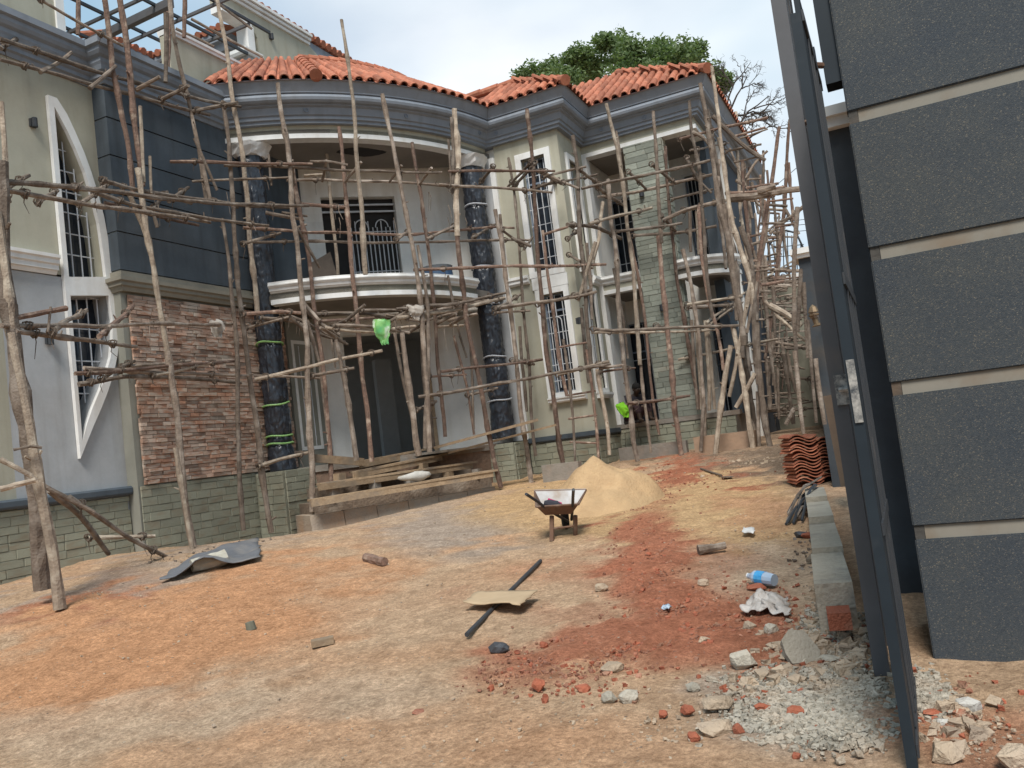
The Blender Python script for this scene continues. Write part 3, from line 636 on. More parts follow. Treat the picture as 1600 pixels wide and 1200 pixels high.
TB = vplane((-10.76, 9.35), (-10.76, 14)); slips(TB, (.1, 3.72, 1.62, 4.62), .24, .064, 'brick', brickm, bc, .045)
slips(vplane((-10.97, 2.5), (-10.97, 9.33)), (3.8, 6.83, .25, 1.48), .34, .125, 'stone', stonem, s1, .014)
slips(TB, (.02, 2.55, .25, 1.6), .34, .125, 'stone', stonem, s2, .014)
slips(vplane((-10.08, 11.9), (-10.08, 12.75)), (0, .85, .25, FL-.02), .3, .12, 'stone', stonem, s5, .02)
slips(vplane((-10.7, 11.88), (-10.1, 11.88)), (0, .6, .25, FL-.02), .3, .12, 'stone', stonem, s5, .02)
slips(vplane((-8.05, 15.73), (-7.35, 15.73)), (0, .7, .4, FL-.02), .3, .12, 'stone', stonem, s6, .02)
slips(vplane((-7.33, 15.75), (-7.33, 16.5)), (0, .7, .4, FL-.02), .3, .12, 'stone', stonem, s6, .02)
slips(vplane((-7.3, 16.47), (-5.8, 16.47)), (0, 1.5, .5, 1.48), .34, .125, 'stone', stonem, s3, .02)
slips(vplane((-5.77, 16.5), (-5.77, 18)), (0, 1.45, .5, 1.48), .34, .125, 'stone', stonem, s3, .02)
slips(vplane((-5.8, 17.94), (-3.2, 17.94)), (0, 2.6, .7, FL-.03), .34, .125, 'stone', stonem, s3, .02)
slips(vplane((-4.82, 17.97), (-3.95, 17.97)), (0, .87, FL+.08, 7.78), .42, .12, 'stone', stonepil, s4, .016, gap=0)
slips(vplane((-3.94, 17.98), (-3.94, 18.3)), (0, .32, FL+.08, 7.78), .42, .12, 'stone', stonepil, s4, .016, gap=0)
# --- roof: barrel tiles laid course by course on the slopes
roof = part('roof', house, (-6, 19, 8.9))
PITCHR = .62
def bent(path, off):      # offset a plan polyline to the right
    mbx = MB(); mbx.sweep(path, [(off, 0), (off+.001, 0)], cap=False); return [(mbx.v[i*2][0], mbx.v[i*2][1]) for i in range(len(path))]
ZE = 8.745
def tile_mesh(name='roof_tile'):
    mb = MB(); n = 7; V_ = []; ln = .40
    for k_, (yy, sc_, zz) in enumerate(((0, 1.0, .0), (ln, .84, .035))):
        for t_ in (0, .016):
            for j in range(n):
                a_ = math.pi*j/(n-1); V_.append((-(.085-t_)*sc_*math.cos(a_), yy, (.078-t_)*sc_*math.sin(a_)+zz))
    F_ = []
    for j in range(n-1):
        F_.append((j, j+1, 2*n+j+1, 2*n+j)); F_.append((n+j+1, n+j, 3*n+j, 3*n+j+1)); F_.append((j, n+j, n+j+1, j+1)); F_.append((2*n+j, 2*n+j+1, 3*n+j+1, 3*n+j))
    # pan tile beside it
    o = len(V_)
    for yy, zz in ((0, .012), (ln, .047)):
        for j in range(4):
            a_ = math.pi*j/3; V_.append((.11-.06*math.cos(a_), yy, -.03*math.sin(a_)+zz))
    for j in range(3): F_.append((o+j, o+j+1, o+4+j+1, o+4+j))
    mb.add(V_, F_); return mb.mesh(name, tilem, smoothf=False), mb
TILE_ME, TILE_MB = tile_mesh()
TW = .215; TL = .33
TILES = []
def tile_strip(p0, p1, rows, keep=lambda u, r: True, z0=ZE, taper=1.0, s=PITCHR, n_cols=None):
    """one flat slope: eave p0->p1 (roof lies to the left of travel), tiles climb inward"""
    p0 = Vector(p0); p1 = Vector(p1); Ln = (p1-p0).length; d = (p1-p0)/Ln; n = Vector((-d.y, d.x))
    ncol = n_cols or max(1, round(Ln/TW))
    ang = math.atan(s)
    for i in range(ncol):
        for r_ in range(rows):
            rr = r_*TL*math.cos(ang); u = (i+.5)*Ln/ncol
            kx = 1.0
            if taper != 1.0: f = 1-(1-taper)*r_/rows; u = Ln/2+(u-Ln/2)*f; kx = f
            if not keep(u, rr): continue
            pos = Vector((p0.x+d.x*u+n.x*rr, p0.y+d.y*u+n.y*rr, z0+rr*s))
            X = Vector((d.x, d.y, 0)); Y = Vector((n.x*math.cos(ang), n.y*math.cos(ang), math.sin(ang))); Z = X.cross(Y)
            X = X*(Ln/ncol/TW)*kx
            j = R.uniform(-.02, .02)
            M_ = Matrix((X, Y, Z)).transposed().to_4x4(); M_.translation = pos+Z*R.uniform(0, .012)
            TILES.append((M_ @ Matrix.Rotation(j, 4, 'Z'), pos))
def slope_base(pts, name='roof_deck'):
    mb = MB(); mb.add([(x, y, z-.03) for x, y, z in pts], [tuple(range(len(pts)))]); mb.build(name, mat('roof_underlay', (.2, .07, .04), (.15, .05, .03)), roof)
EP = bent(EAVE, .49)
arcn = len(ARC)
# the bend: narrow facets (every third point of the arc)
AE = [EP[i] for i in range(0, arcn-1, 3)]
VX = (-7.34, 16.1)
CXC, CYC, CR_ = circ3(ARC[0], ARC[14], ARC[-1])
for a, b_ in zip(AE[:-1], AE[1:]):
    Ln = math.hypot(b_[0]-a[0], b_[1]-a[1]); m_r = 9
    tile_strip(a, b_, m_r, taper=max(.2, 1-(m_r*TL*.85)/(CR_+.49)), keep=lambda u, r, a=a: True)
    rr = 2.6; q = [Vector(a), Vector(b_)]; c0 = Vector((CXC, CYC)); inn = [p+(c0-p).normalized()*rr for p in q]
    slope_base([(a[0], a[1], ZE), (b_[0], b_[1], ZE), (inn[1].x, inn[1].y, ZE+rr*PITCHR), (inn[0].x, inn[0].y, ZE+rr*PITCHR)])
# bay slope, return slope, right block slope, end slope
yb = 16.5-.49; xr = -5.8+.49; yr = 18-.49; xe = -3.2+.49
tile_strip((-7.55, yb), (xr, yb), 8, keep=lambda u, r: r < (xr+7.55)-u+.05 and r < 1.9)
slope_base([(-8.2, yb, ZE), (xr, yb, ZE), (xr-1.8, yb+1.8, ZE+1.8*PITCHR), (-9.2, yb+1.8, ZE+1.8*PITCHR)])
tile_strip((xr, yb), (xr, yr+1.6), 6, keep=lambda u, r: r < u+.05 and r < 1.7)
slope_base([(xr, yb, ZE), (xr, yr+1.8, ZE), (xr-1.8, yr+1.8, ZE+1.8*PITCHR), (xr-1.8, yb+1.8, ZE+1.8*PITCHR)])
tile_strip((xr-1.2, yr), (xe, yr), 9, keep=lambda u, r: r < (xe-xr+1.2)-u+.05 and r > 1.15-u)
slope_base([(xr, yr, ZE), (xe, yr, ZE), (xe-2.6, yr+2.6, ZE+2.6*PITCHR), (xr-2.4, yr+2.6, ZE+2.6*PITCHR)])
tile_strip((xe, yr), (xe, yr+7.5), 8, keep=lambda u, r: r < u+.05)
slope_base([(xe, yr, ZE), (xe, yr+7.5, ZE), (xe-2.6, yr+7.5, ZE+2.6*PITCHR), (xe-2.6, yr+2.6, ZE+2.6*PITCHR)])
def ridge(p, q, r0=.10, seg=.36):
    p = Vector(p); q = Vector(q); L_ = (q-p).length; n = max(2, int(L_/seg)); d = (q-p)/L_
    for i in range(n):
        a = p+d*(L_*i/n-.03); b_ = p+d*(L_*(i+1)/n+.02); mb = MB(); mb.tube([a, b_], [r0*1.12, r0*.92], 10); mb.build('ridge_tile', tilem, roof)
def RZ(r): return ZE+r*PITCHR+.06
ridge((xr+.02, yb-.02, ZE+.04), (xr-1.8, yb+1.8, RZ(1.8))); ridge((xe+.02, yr-.02, ZE+.04), (xe-2.5, yr+2.5, RZ(2.5)))
ridge((xr-1.8, yb+1.8, RZ(1.8)), (xr-3.2, yb+1.8, RZ(1.8)))
ridge((xe-2.5, yr+2.5, RZ(2.5)), (xe-2.5, yr+7.5, RZ(2.5)))
c0 = Vector((CXC, CYC))
hipA = Vector(AE[3]); hq = hipA+(c0-hipA).normalized()*2.3; ridge((hipA.x, hipA.y, ZE+.06), (hq.x, hq.y, RZ(2.3)), .11)
# upper ridge that follows the bend
rp = []
for i in range(3, len(AE)): p = Vector(AE[i]); q = p+(c0-p).normalized()*2.35; rp.append((q.x, q.y, RZ(2.35)))
for a, b_ in zip(rp[:-1], rp[1:]): ridge(a, b_, .1, .3)
TILES.sort(key=lambda t_: (t_[1]-CAM).length)
# tiles that the photo shows: those facing the yard first
vis = [t_ for t_ in TILES if 250 < proj(t_[1])[0] < 1130]
rest = [t_ for t_ in TILES if not (250 < proj(t_[1])[0] < 1130)]
TILES = vis+rest
for i, (M_, pos) in enumerate(TILES[:300]):
    o = bpy.data.objects.new('roof_tile', TILE_ME); COL.objects.link(o); o.parent = roof; M2 = M_.copy(); M2.translation = pos-worg(roof); o.matrix_local = M2
mb = MB()
for M_, pos in TILES[300:]:
    mb.add([tuple(M_ @ Vector(v)) for v in TILE_MB.v], TILE_MB.f)
o = mb.build('roof_tile', tilem, roof, kind='stuff')
# --- parapets, tall block and upper gable on the wing roof
def xwall(x, t_, y0, y1, z0, z1, m_, name='parapet'):
    mb = MB(); mb.box((x-t_, y0, z0), (x, y1, z1)); return mb.build(name, m_, house)
def ycoping(x, t_, y0, y1, z, name='coping'):
    mb = MB(); mb.sweep([(x, y0), (x, y1)], [(-t_-.03, z-.02), (.04, z-.02), (.04, z+.03), (.07, z+.05), (.07, z+.1), (-t_-.06, z+.1)]); return mb.build(name, trim, house)
xwall(-11.5, .22, 11.6, 15.2, 8.55, 10.05, beige); ycoping(-11.5, .22, 11.6, 15.2, 10.05)
xwall(-12.4, .25, 9.5, 9.7, 8, 14, beige)
mb = MB(); mb.box((-15, 2.5, 8.3), (-12.0, 9.72, 13.5)); mb.build('stair_tower', beige, house)
mb = MB(); mb.box((-12.02, 9.6, 8.3), (-11.96, 9.76, 13.5)); mb.build('tower_edge', trim, house)
# upper floor wall further back, with framed opening and pier
T = vplane((-12.5, 14.2), (-12.5, 20.5))
mb = MB(); mb.slab([[(1.2, 8.6), (6.3, 8.6), (6.3, 11.2), (3.1, 12.45), (0, 12.45), (0, 12.15), (.9, 12.15), (1.2, 11.8)]], T, .25); mb.build('upper_wall', beige, house)
mb = MB()
for k_ in range(3): mb.sweep([(-12.5, 14.2), (-12.5, 17.4)], [(-.3, 12.4+.09*k_), (.05+.05*k_, 12.4+.09*k_), (.05+.05*k_, 12.47+.09*k_), (-.3, 12.47+.09*k_)])
mb.build('coping', trim, house)
mb = MB(); mb.box((-12.75, 14.2, 11.95), (-12.42, 15.15, 12.12)); mb.box((-12.75, 14.98, 11.2), (-12.42, 15.2, 11.95)); mb.build('opening_frame', trim, house)
mb = MB(); mb.box((-12.7, 14.75, 9), (-12.3, 15.15, 11.1)); mb.build('pier', greywhite, house)
mb = MB(); mb.sweep([(-12.7, 14.7), (-12.3, 14.7), (-12.3, 15.2)], [(-.3, 11.08), (.05, 11.08), (.08, 11.14), (.08, 11.22), (-.3, 11.22)]); mb.build('pier_cap', trim, house)
ycoping(-12.28, .2, 15.2, 16.6, 10.75); xwall(-12.28, .2, 15.2, 16.6, 8.8, 10.75, beige)
mb = MB()
ZR = on(465, 45, 0, -12.62).z+.02
for k_ in range(24):
    y_ = 14.0+.24*k_; mb.tube([(-12.62, y_+.4, ZR), (-13.3, y_+.4, ZR+.28)], .1, 8)
mb.tube([(-12.6, 14.9, ZR+.12), (-12.6, 15.2, ZR+.12)], .17, 10)
mb.build('roof_tile', tilem, roof, kind='stuff')
mb = MB(); mb.box((-13.4, 17.45, ZR-.42), (-12.72, 20.2, ZR-.1)); mb.build('fascia', bluegrey, house)
# back eave with tiles seen through the roof frame
mb = MB(); mb.sweep([(-12.3, 10.6), (-12.3, 12.05), (-9.9+.2-.6, 12.05)][:2], [(-.5, 9.5), (.0, 9.5), (.06, 9.62), (.12, 9.75), (.12, 9.9), (-.5, 9.9)])
EBX = -14.2
ce = on(240, 95, 1, 15.0)
mb = MB(); mb.sweep([(ce.x-.0, 13.5), (ce.x, 15.0), (on(352, 28, 1, 15.0).x, 15.0)], [(-.4, ce.z-.45), (.0, ce.z-.45), (.05, ce.z-.3), (.12, ce.z-.25), (.12, ce.z-.02), (-.4, ce.z-.02)]); mb.build('cornice', bluegrey, house)
mb = MB()
for k_ in range(24):
    x_ = ce.x+.1+.22*k_
    if x_ < on(352, 28, 1, 15.0).x: mb.tube([(x_, 14.82, ce.z+.04), (x_, 15.6, ce.z+.25)], .09, 8)
for k_ in range(7): mb.tube([(ce.x+.15, 14.8-.22*k_, ce.z+.04), (ce.x-.6, 14.8-.22*k_, ce.z+.25)], .09, 8)
mb.build('roof_tile', tilem, roof, kind='stuff')
mb = MB(); mb.box((-14.5, 11.5, 8.3), (-12.5, 15.0, 8.9)); mb.build('flat_roof', conc, house)
# wall lamps
def lamp(p, nrm, name='wall_lamp'):
    mb = MB(); p = Vector(p); n = Vector(nrm); mb.obox(p+n*.02, n*.04, Vector((-n.y, n.x, 0))*.1, Vector((0, 0, .12))); mb.tube([p+n*.06+Vector((0, 0, -.07)), p+n*.06+Vector((0, 0, .07))], .04, 8); mb.build(name, steel, house)
for q, ax, v, n in (((50, 193), 0, -11, (1, 0, 0)), ((75, 532), 0, -10.98, (1, 0, 0)), ((1003, 303), 1, 17.94, (0, -1, 0)), ((1035, 481), 1, 17.94, (0, -1, 0)), ((901, 502), 0, -5.8, (1, 0, 0)), ((422, 58), 0, -12.5, (1, 0, 0))):
    lamp(on(q[0], q[1], ax, v), n)
# --- finalise the slips
box_cache = {}
def unit_box(m_):
    if m_.name not in box_cache:
        mb = MB(); e = .5
        mb.add([(-e, 0, -e), (e, 0, -e), (e, 0, e), (-e, 0, e), (-e*.94, -1, -e*.9), (e*.94, -1, -e*.9), (e*.94, -1, e*.9), (-e*.94, -1, e*.9)], [(4,5,6,7),(0,1,5,4),(1,2,6,5),(2,3,7,6),(3,0,4,7)])
        box_cache[m_.name] = mb.mesh('slip', m_)
    return box_cache[m_.name]
for kind in ('stone', 'brick'):
    L_ = PIECES[kind]
    def key(p):
        c = Vector(p[0](p[1], p[2], 0)); s = proj(c); return (0 if -20 < s[0] < 1620 and -20 < s[1] < 1220 else 1, -(p[3]*p[4])/((c-CAM).length**2))
    L_.sort(key=key)
    stuff = {}
    for i, (T, u, z, ww, hh, tk, m_, par) in enumerate(L_):
        c = Vector(T(u, z, 0)); X = Vector(T(u+1, z, 0))-c; Nn = Vector(T(u, z, 1))-c
        if i < 300:
            o = bpy.data.objects.new(kind, unit_box(m_)); COL.objects.link(o); o.parent = par
            M_ = Matrix((X*ww, Nn*tk, Vector((0, 0, hh)))).transposed().to_4x4(); M_.translation = c-worg(par); o.matrix_local = M_
        else:
            mb = stuff.setdefault((par.name, m_.name), MB()); e = .5; Z_ = Vector((0, 0, 1))
            mb.add([c+X*(a*ww)+Nn*(b_*tk)+Z_*(d*hh) for a, b_, d in [(-e,0,-e),(e,0,-e),(e,0,e),(-e,0,e),(-e*.94,-1,-e*.9),(e*.94,-1,-e*.9),(e*.94,-1,e*.9),(-e*.94,-1,e*.9)]],
                   [(4,5,6,7),(0,1,5,4),(1,2,6,5),(2,3,7,6),(3,0,4,7)])
    vm = {}
    for (pn, mn), mb in stuff.items(): mb.build(kind, MATS[mn], bpy.data.objects[pn], kind='stuff')
# per-piece tone for joined slips comes from geometry noise, so add a random-per-island twist to the three slip materials
for m_ in (brickm, stonem, stonepil, tilem):
    t = m_.node_tree; N = t.nodes; hs = [n for n in N if n.type == 'HUE_SAT'][0]; mr = [n for n in N if n.type == 'MAP_RANGE'][0]
    ge = N.new('ShaderNodeNewGeometry'); ad = N.new('ShaderNodeMath'); ad.operation = 'ADD'; fr = N.new('ShaderNodeMath'); fr.operation = 'FRACT'
    oi = [n for n in N if n.type == 'OBJECT_INFO'][0]
    t.links.new(ge.outputs['Random Per Island'], ad.inputs[0]); t.links.new(oi.outputs['Random'], ad.inputs[1]); t.links.new(ad.outputs[0], fr.inputs[0]); t.links.new(fr.outputs[0], mr.inputs[0])

# ------------------------------------------------------------------ pole scaffolding
lash = mat('bark_lashing', (.16, .12, .09), (.09, .07, .055), 20, bump=.5)
WOOD = {0: bark, 1: barkred, 2: barkpale}
def pole_mesh(pts3, r0, r1, wob=1.0, stubs=True):
    pts3 = [Vector(p) for p in pts3]; L_ = sum((b_-a).length for a, b_ in zip(pts3[:-1], pts3[1:]))
    n = max(5, int(L_/.19)); out_ = []; segs = [(b_-a).length for a, b_ in zip(pts3[:-1], pts3[1:])]
    ph = R.uniform(0, 99)
    for i in range(n+1):
        s = L_*i/n; k = 0
        while k < len(segs)-1 and s > segs[k]: s -= segs[k]; k += 1
        p = pts3[k].lerp(pts3[k+1], min(1, s/max(segs[k], 1e-6)))
        q = i/n*L_; a_ = wob*(.026+.42*r0)
        p = p+Vector((noise.noise(Vector((q*.8, ph, 0))), noise.noise(Vector((q*.8, ph, 7))), noise.noise(Vector((q*.8, ph, 14)))))*a_
        out_.append(p)
    rad = [max(.008, (r0+(r1-r0)*i/n)*(1+.16*noise.noise(Vector((i*.9, ph, 3))))) for i in range(n+1)]
    for _ in range(int(L_*.8)): rad[R.randrange(1, n)] *= R.uniform(1.15, 1.4)      # knots
    mb = MB(); mb.tube(out_, rad, 8, rough=.13)
    if stubs:
        for _ in range(int(L_*.7)):
            i = R.randrange(1, n); d = Vector((R.uniform(-1, 1), R.uniform(-1, 1), R.uniform(-.2, 1))).normalized(); ln = R.uniform(.03, .09)+rad[i]
            mb.tube([out_[i], out_[i]+d*ln], [rad[i]*.45, rad[i]*.25], 5)
    return mb, out_
TIES = []
def P(par, pts, row='O', r=.045, c=0, r1=None, wob=1.0, name='pole', rows=None):
    """pole through surveyed picture points; its distance comes from the scaffold rows in plan"""
    ra, rb = row if isinstance(row, tuple) else (row, row)
    Da = Drow(ra, *pts[0]); Db = Drow(rb, *pts[-1])
    tot = [0]
    for a, b_ in zip(pts[:-1], pts[1:]): tot.append(tot[-1]+math.hypot(b_[0]-a[0], b_[1]-a[1]))
    P3 = [atD(x, y, 1/((1/Da)*(1-t_/tot[-1])+(1/Db)*(t_/tot[-1]))) for (x, y), t_ in zip(pts, tot)]
    mb, out_ = pole_mesh(P3, r*.8, (r1 or r*.85)*.8, wob)
    o = mb.build(name, WOOD[c], par)
    a_, b_ = P3[0], P3[-1]
    if par and name == 'pole' and abs((b_-a_).normalized().z) < .6 and (b_-a_).length > .7:      # bark lashing where the stick is tied
        for t_ in (R.uniform(.06, .2), R.uniform(.75, .94)):
            k_ = int(t_*(len(out_)-1)); pp = out_[k_]; mb = MB(); rr = r*.8+.022
            for w_ in range(2): mb.tube([pp+Vector((rr*math.cos(x), (w_-.5)*.035+.02*math.sin(2*x), rr*math.sin(x))) for x in [2*math.pi*i/9 for i in range(10)]], .011, 4, cap=False)
            if R.random() < .6: mb.tube([pp, pp+Vector((R.uniform(-.05, .05), 0, -.1)), pp+Vector((R.uniform(-.08, .08), 0, -R.uniform(.12, .3)))], [.008, .007, .004], 4)
            mb.build('tie', lash, par)
    return o
def L2(par, x0, y0, x1, y1, row='O', r=.032, c=0, **k): return P(par, [(x0, y0), (x1, y1)], row, r, c, **k)
s_wing = thing('scaffold', (-9.3, 8.5, .5), 'rough pole scaffold against the left wing with the leaf shaped window and brick panel', 'scaffold', 'pole scaffolds round the house')
s_porch = thing('scaffold', (-8.3, 13, .8), 'tangled pole scaffold standing in front of the curved porch and its balcony', 'scaffold', 'pole scaffolds round the house')
s_bay = thing('scaffold', (-6, 15.5, .9), 'pole scaffold in front of the bay with the tall barred window', 'scaffold', 'pole scaffolds round the house')
s_pier = thing('scaffold', (-4, 16.9, 1), 'pole scaffold round the grey green stone pier and corner balcony', 'scaffold', 'pole scaffolds round the house')
s_far = thing('scaffold', (-2, 18, 1), 'dense dark scaffold of crossing sticks at the far right corner of the house', 'scaffold', 'pole scaffolds round the house')
W = s_wing
P(W, [(2, 255), (6, 320), (12, 460), (32, 600), (52, 725), (68, 922)], 'N', .085, 0, .115, name='trunk')
P(W, [(20, 520), (55, 720), (80, 850), (95, 952)], 8.85+1.2, .05, 2, .075, name='trunk')
P(W, [(2, 160), (8, 300)], 'N', .04, 2); P(W, [(-6, 330), (12, 450), (20, 520)], 'N', .06, 2)
for q in [((0,283),(90,293),(200,303),(330,318),(481,322)), ((162,283),(203,294),(360,317)), ((0,297),(194,328),(328,347))]:
    P(W, list(q), ('N' if q[0][0] < 100 else 'O', 'O'), .04, 0)
for q in [(10,294,46,275), (62,316,90,297), (265,314,294,292), (0,270,14,312), (126,318,160,296), (236,330,262,300), (150,300,175,286)]: L2(W, *q, row=('O', 'I'), r=.04)
P(W, [(150,300),(215,322),(330,345),(420,352)], 'O', .038); P(W, [(165,316),(240,336),(310,352)], 'I', .035, 1); P(W, [(190,292),(230,300),(300,318)], 'I', .035)
L2(W, 0,509,366,506, row=('N', 'O'), r=.036); L2(W, 22,519,216,541, row=('N', 'O'), r=.04)
L2(W, 23,500,106,481, row='N', r=.042, c=1); L2(W, 81,520,134,484, row=('N', 'O'), r=.042); L2(W, 156,526,209,478, row=('N', 'I'), r=.045, c=1); L2(W, 74,520,79,482, row='N', r=.02)
L2(W, 117,584,372,564, row='O', r=.036, c=1); P(W, [(131,575),(272,584),(387,587)], 'O', .036); L2(W, 190,573,297,564, row='I', r=.036); P(W, [(125,598),(190,588),(268,590),(375,598)], 'I', .042); L2(W, 240,585,330,568, r=.03, c=2); L2(W,160,590,210,566,row=('O','I'),r=.035)
P(W, [(162,-10),(175,109),(188,150),(200,219),(208,300)], 'T', .055, 1); P(W, [(186,-10),(205,130),(213,219),(222,290)], 'T', .06, 1)
P(W, [(219,166),(222,230),(225,285)], 'O', .035, 2, wob=.5); P(W, [(212,262),(231,375),(240,412),(262,555)], 'O', .055, 2); P(W, [(200,300),(222,350),(232,385)], 'I', .05, 2)
P(W, [(262,548),(275,640),(285,760),(304,864)], 'O', .06, 0, .065); P(W, [(275,700),(300,858)], 12.9, .045, 2, wob=.4)
L2(W, 237,244,237,300, r=.03, c=2); P(W, [(237,320),(246,355)], 'I', .04); P(W, [(252,480),(255,525)], 'I', .03)
P(W, [(264,0),(269,47),(281,103),(290,134),(308,219),(328,312)], 'T', .045, 0); L2(W, 261,20,261,128, row=14.5, r=.05)
P(W, [(313,240),(322,310)], 'I', .05); P(W, [(305,215),(322,255),(340,298)], 'O', .035)
P(W, [(338,-10),(350,53),(362,131),(372,203),(387,312),(391,380),(402,487)], 'T', .045, 2, .055)
P(W, [(347,158),(358,219),(366,360),(372,453),(387,569),(403,662),(409,728),(424,832)], 'O', .045, 0, .06)
P(W, [(345,340),(359,422),(369,525),(372,631),(375,744),(380,828)], 'O', .035, 0, .05)
P(W, [(0,62),(96,93),(172,117),(240,135),(312,156),(375,165)], 'T', .04, 0); P(W, [(0,93),(64,111),(135,129),(202,147),(328,180)], 'T', .038, 0); P(W, [(64,0),(135,39),(192,72)], 'T', .03)
for q in [(0,76,31,56), (63,113,111,82), (140,138,180,103), (212,141,250,119), (253,155,294,132), (300,175,372,160)]: L2(W, *q, row=('T', 11.9+1.9), r=.042)
P(W, [(0,717),(50,744),(58,752)], 8.6+1.3, .035, 2); P(W, [(0,764),(56,747)], 9.7, .035, 2); P(W, [(66,700),(50,697),(22,702)], 9.9, .02)
P(W, [(69,758),(150,800)], 10.5, .035); P(W, [(110,775),(200,840),(281,880)], (11.0, 12.6), .04); P(W, [(78,766),(130,815),(172,866)], (11.2, 12.2), .045); L2(W, 137,841,244,838, row=12.3, r=.035, c=2)
# porch scaffold
W = s_porch
P(W, [(434,130),(442,180),(450,225),(458,344),(463,370),(469,437),(474,488),(480,539),(484,678),(489,800)], 'O', .05, 0, .062)
P(W, [(455,250),(463,300),(476,370),(485,437),(491,480),(498,522),(503,560),(508,611),(515,695),(518,762)], 'I', .045, 1, .055)
P(W, [(533,31),(544,94),(553,175),(559,266),(569,372),(572,429)], 'O', .035, 2, .06)
P(W, [(510,240),(523,381),(528,430)], 'B', .045, 2); P(W, [(419,240),(424,290)], 'I', .03)
P(W, [(530,199),(535,231),(542,315),(549,404),(555,454),(560,505),(569,594),(576,644),(581,722)], 'I', .045, 1, .055)
P(W, [(597,147),(606,194),(619,256),(631,312),(641,372),(654,446),(660,488),(666,627),(672,706)], 'O', .045, 0, .058)
P(W, [(644,222),(650,266),(659,312),(672,412),(681,513),(689,602),(694,682)], 'I', .04, 1, .048)
P(W, [(654,383),(662,437),(669,488),(669,580),(665,700)], 'O', .036, 0, .05)
P(W, [(711,169),(716,250),(713,312),(716,372)], 'O', .065, 2, .07); P(W, [(714,365),(721,429),(728,488),(738,539),(752,619),(763,670),(772,712),(783,762)], 'O', .055, 1, .06); P(W, [(706,185),(710,240),(708,300)], 'O', .05)
P(W, [(699,219),(705,298)], 'I', .035); P(W, [(709,524),(718,560),(730,611),(741,680)], 'I', .035, 1); P(W, [(730,491),(735,560),(740,672)], 'I', .04, 0)
P(W, [(480,500),(500,570),(512,690)], 'I', .035, 0); P(W, [(525,530),(535,585),(545,640),(556,720)], 'O', .05, 0, .06); P(W, [(518,530),(524,575)], 'I', .025)
P(W, [(628,520),(640,600),(650,690),(655,712)], 'O', .055, 0, .07); P(W, [(616,520),(640,640),(652,700)], 'I', .04, 0); P(W, [(700,430),(716,520),(727,560)], 'I', .03)
P(W, [(660,520),(662,580),(675,700)], 'I', .055, 0, .06)
P(W, [(266,253),(400,256),(488,256)], ('T', 'O'), .036, 1); P(W, [(350,258),(400,259),(549,266),(650,270),(690,270)], 'O', .033); P(W, [(485,252),(515,251),(545,257)], 'O', .035)
P(W, [(300,283),(393,280),(451,278)], 'I', .028, 0); P(W, [(448,282),(515,281),(650,286),(712,290),(800,293)], 'I', .034)
P(W, [(475,275),(505,272)], 'I', .035, 2)
for q in [(566,254,540,285), (628,260,608,286), (674,262,655,288), (510,250,503,284), (456,250,460,292)]: L2(W, *q, row=('O', 'I'), r=.034)
P(W, [(380,356),(481,364),(650,366),(772,355),(804,356)], 'O', .034, 1); P(W, [(380,378),(461,377),(650,380),(789,374),(831,374)], 'I', .034)
P(W, [(370,320),(461,325)], 'I', .036); P(W, [(466,318),(539,323)], 'I', .045, 1); P(W, [(415,332),(475,343)], 'I', .045); P(W, [(460,356),(480,350)], 'I', .03); P(W, [(440,332),(480,338)], 'I', .03)
for q in [(667,374,716,350), (738,371,777,349), (784,359,821,387), (381,382,440,366), (463,356,500,420), (620,374,640,360)]: L2(W, *q, row=('O', 'I'), r=.036)
P(W, [(645,421),(720,418),(800,416),(890,414),(948,412)], 'O', .038, 1)
for q, c in [([(380,491),(437,488),(470,490)], 1), ([(407,498),(456,500),(480,506)], 0), ([(383,513),(451,495)], 0), ([(488,490),(582,491),(626,497)], 0), ([(566,486),(640,485)], 0), ([(498,502),(586,497)], 1), ([(508,512),(582,517),(650,510)], 2), ([(440,486),(475,500),(545,540)], 0), ([(474,478),(495,500),(532,522)], 0), ([(460,500),(490,518),(540,534)], 0), ([(620,483),(721,473),(792,458)], 0), ([(620,497),(704,486),(789,466)], 2), ([(654,491),(763,470)], 0), ([(600,492),(660,500),(715,488)], 0), ([(640,480),(700,478),(740,470)], 0), ([(682,510),(725,508)], 2), ([(400,505),(440,500),(500,512)], 0), ([(520,508),(600,512),(640,520)], 0)]:
    P(W, q, R.choice(('O', 'I', 'I')), R.uniform(.03, .048), c)
for q in [(527,510,569,476), (608,505,650,480), (679,507,712,488), (704,507,730,494), (474,471,500,500), (510,515,540,500), (590,520,625,512), (640,520,668,505), (700,500,745,490), (480,520,452,494), (530,530,500,512)]: L2(W, *q, row=('I', 'O'), r=.04)
P(W, [(399,591),(474,577),(552,558),(598,547)], 'O', .042, 2); P(W, [(397,587),(501,592)], 'I', .032); P(W, [(488,588),(554,577)], 'O', .036)
P(W, [(689,581),(802,568),(848,562)], 'O', .035, 1); L2(W, 671,588,728,585, row='I', r=.03, c=1); P(W, [(652,622),(725,609),(822,592),(890,580),(953,568)], 'O', .04, 0); L2(W, 730,618,777,605, row='I', r=.035); L2(W, 650,640,680,627, r=.035, row=('O', 'I')); L2(W, 673,640,668,560, r=.03)
P(W, [(405,728),(440,716),(484,706)], 'O', .04, 2, name='pole')
# hanging fibre
for i in range(26):
    x = R.choice([235, 240, 350, 385, 395, 440, 460, 660, 670, 700, 705, 720, 520, 530, 610])+R.uniform(-8, 8); y = R.choice([300, 320, 340, 500, 510]); D = Drow('O', x, y)
    p = atD(x, y, D); mb = MB(); mb.tube([p, p+Vector((R.uniform(-.03, .03), 0, -.12)), p+Vector((R.uniform(-.06, .06), 0, -R.uniform(.2, .5)))], [.008, .007, .004], 4); mb.build('tie', WOOD[0], W)
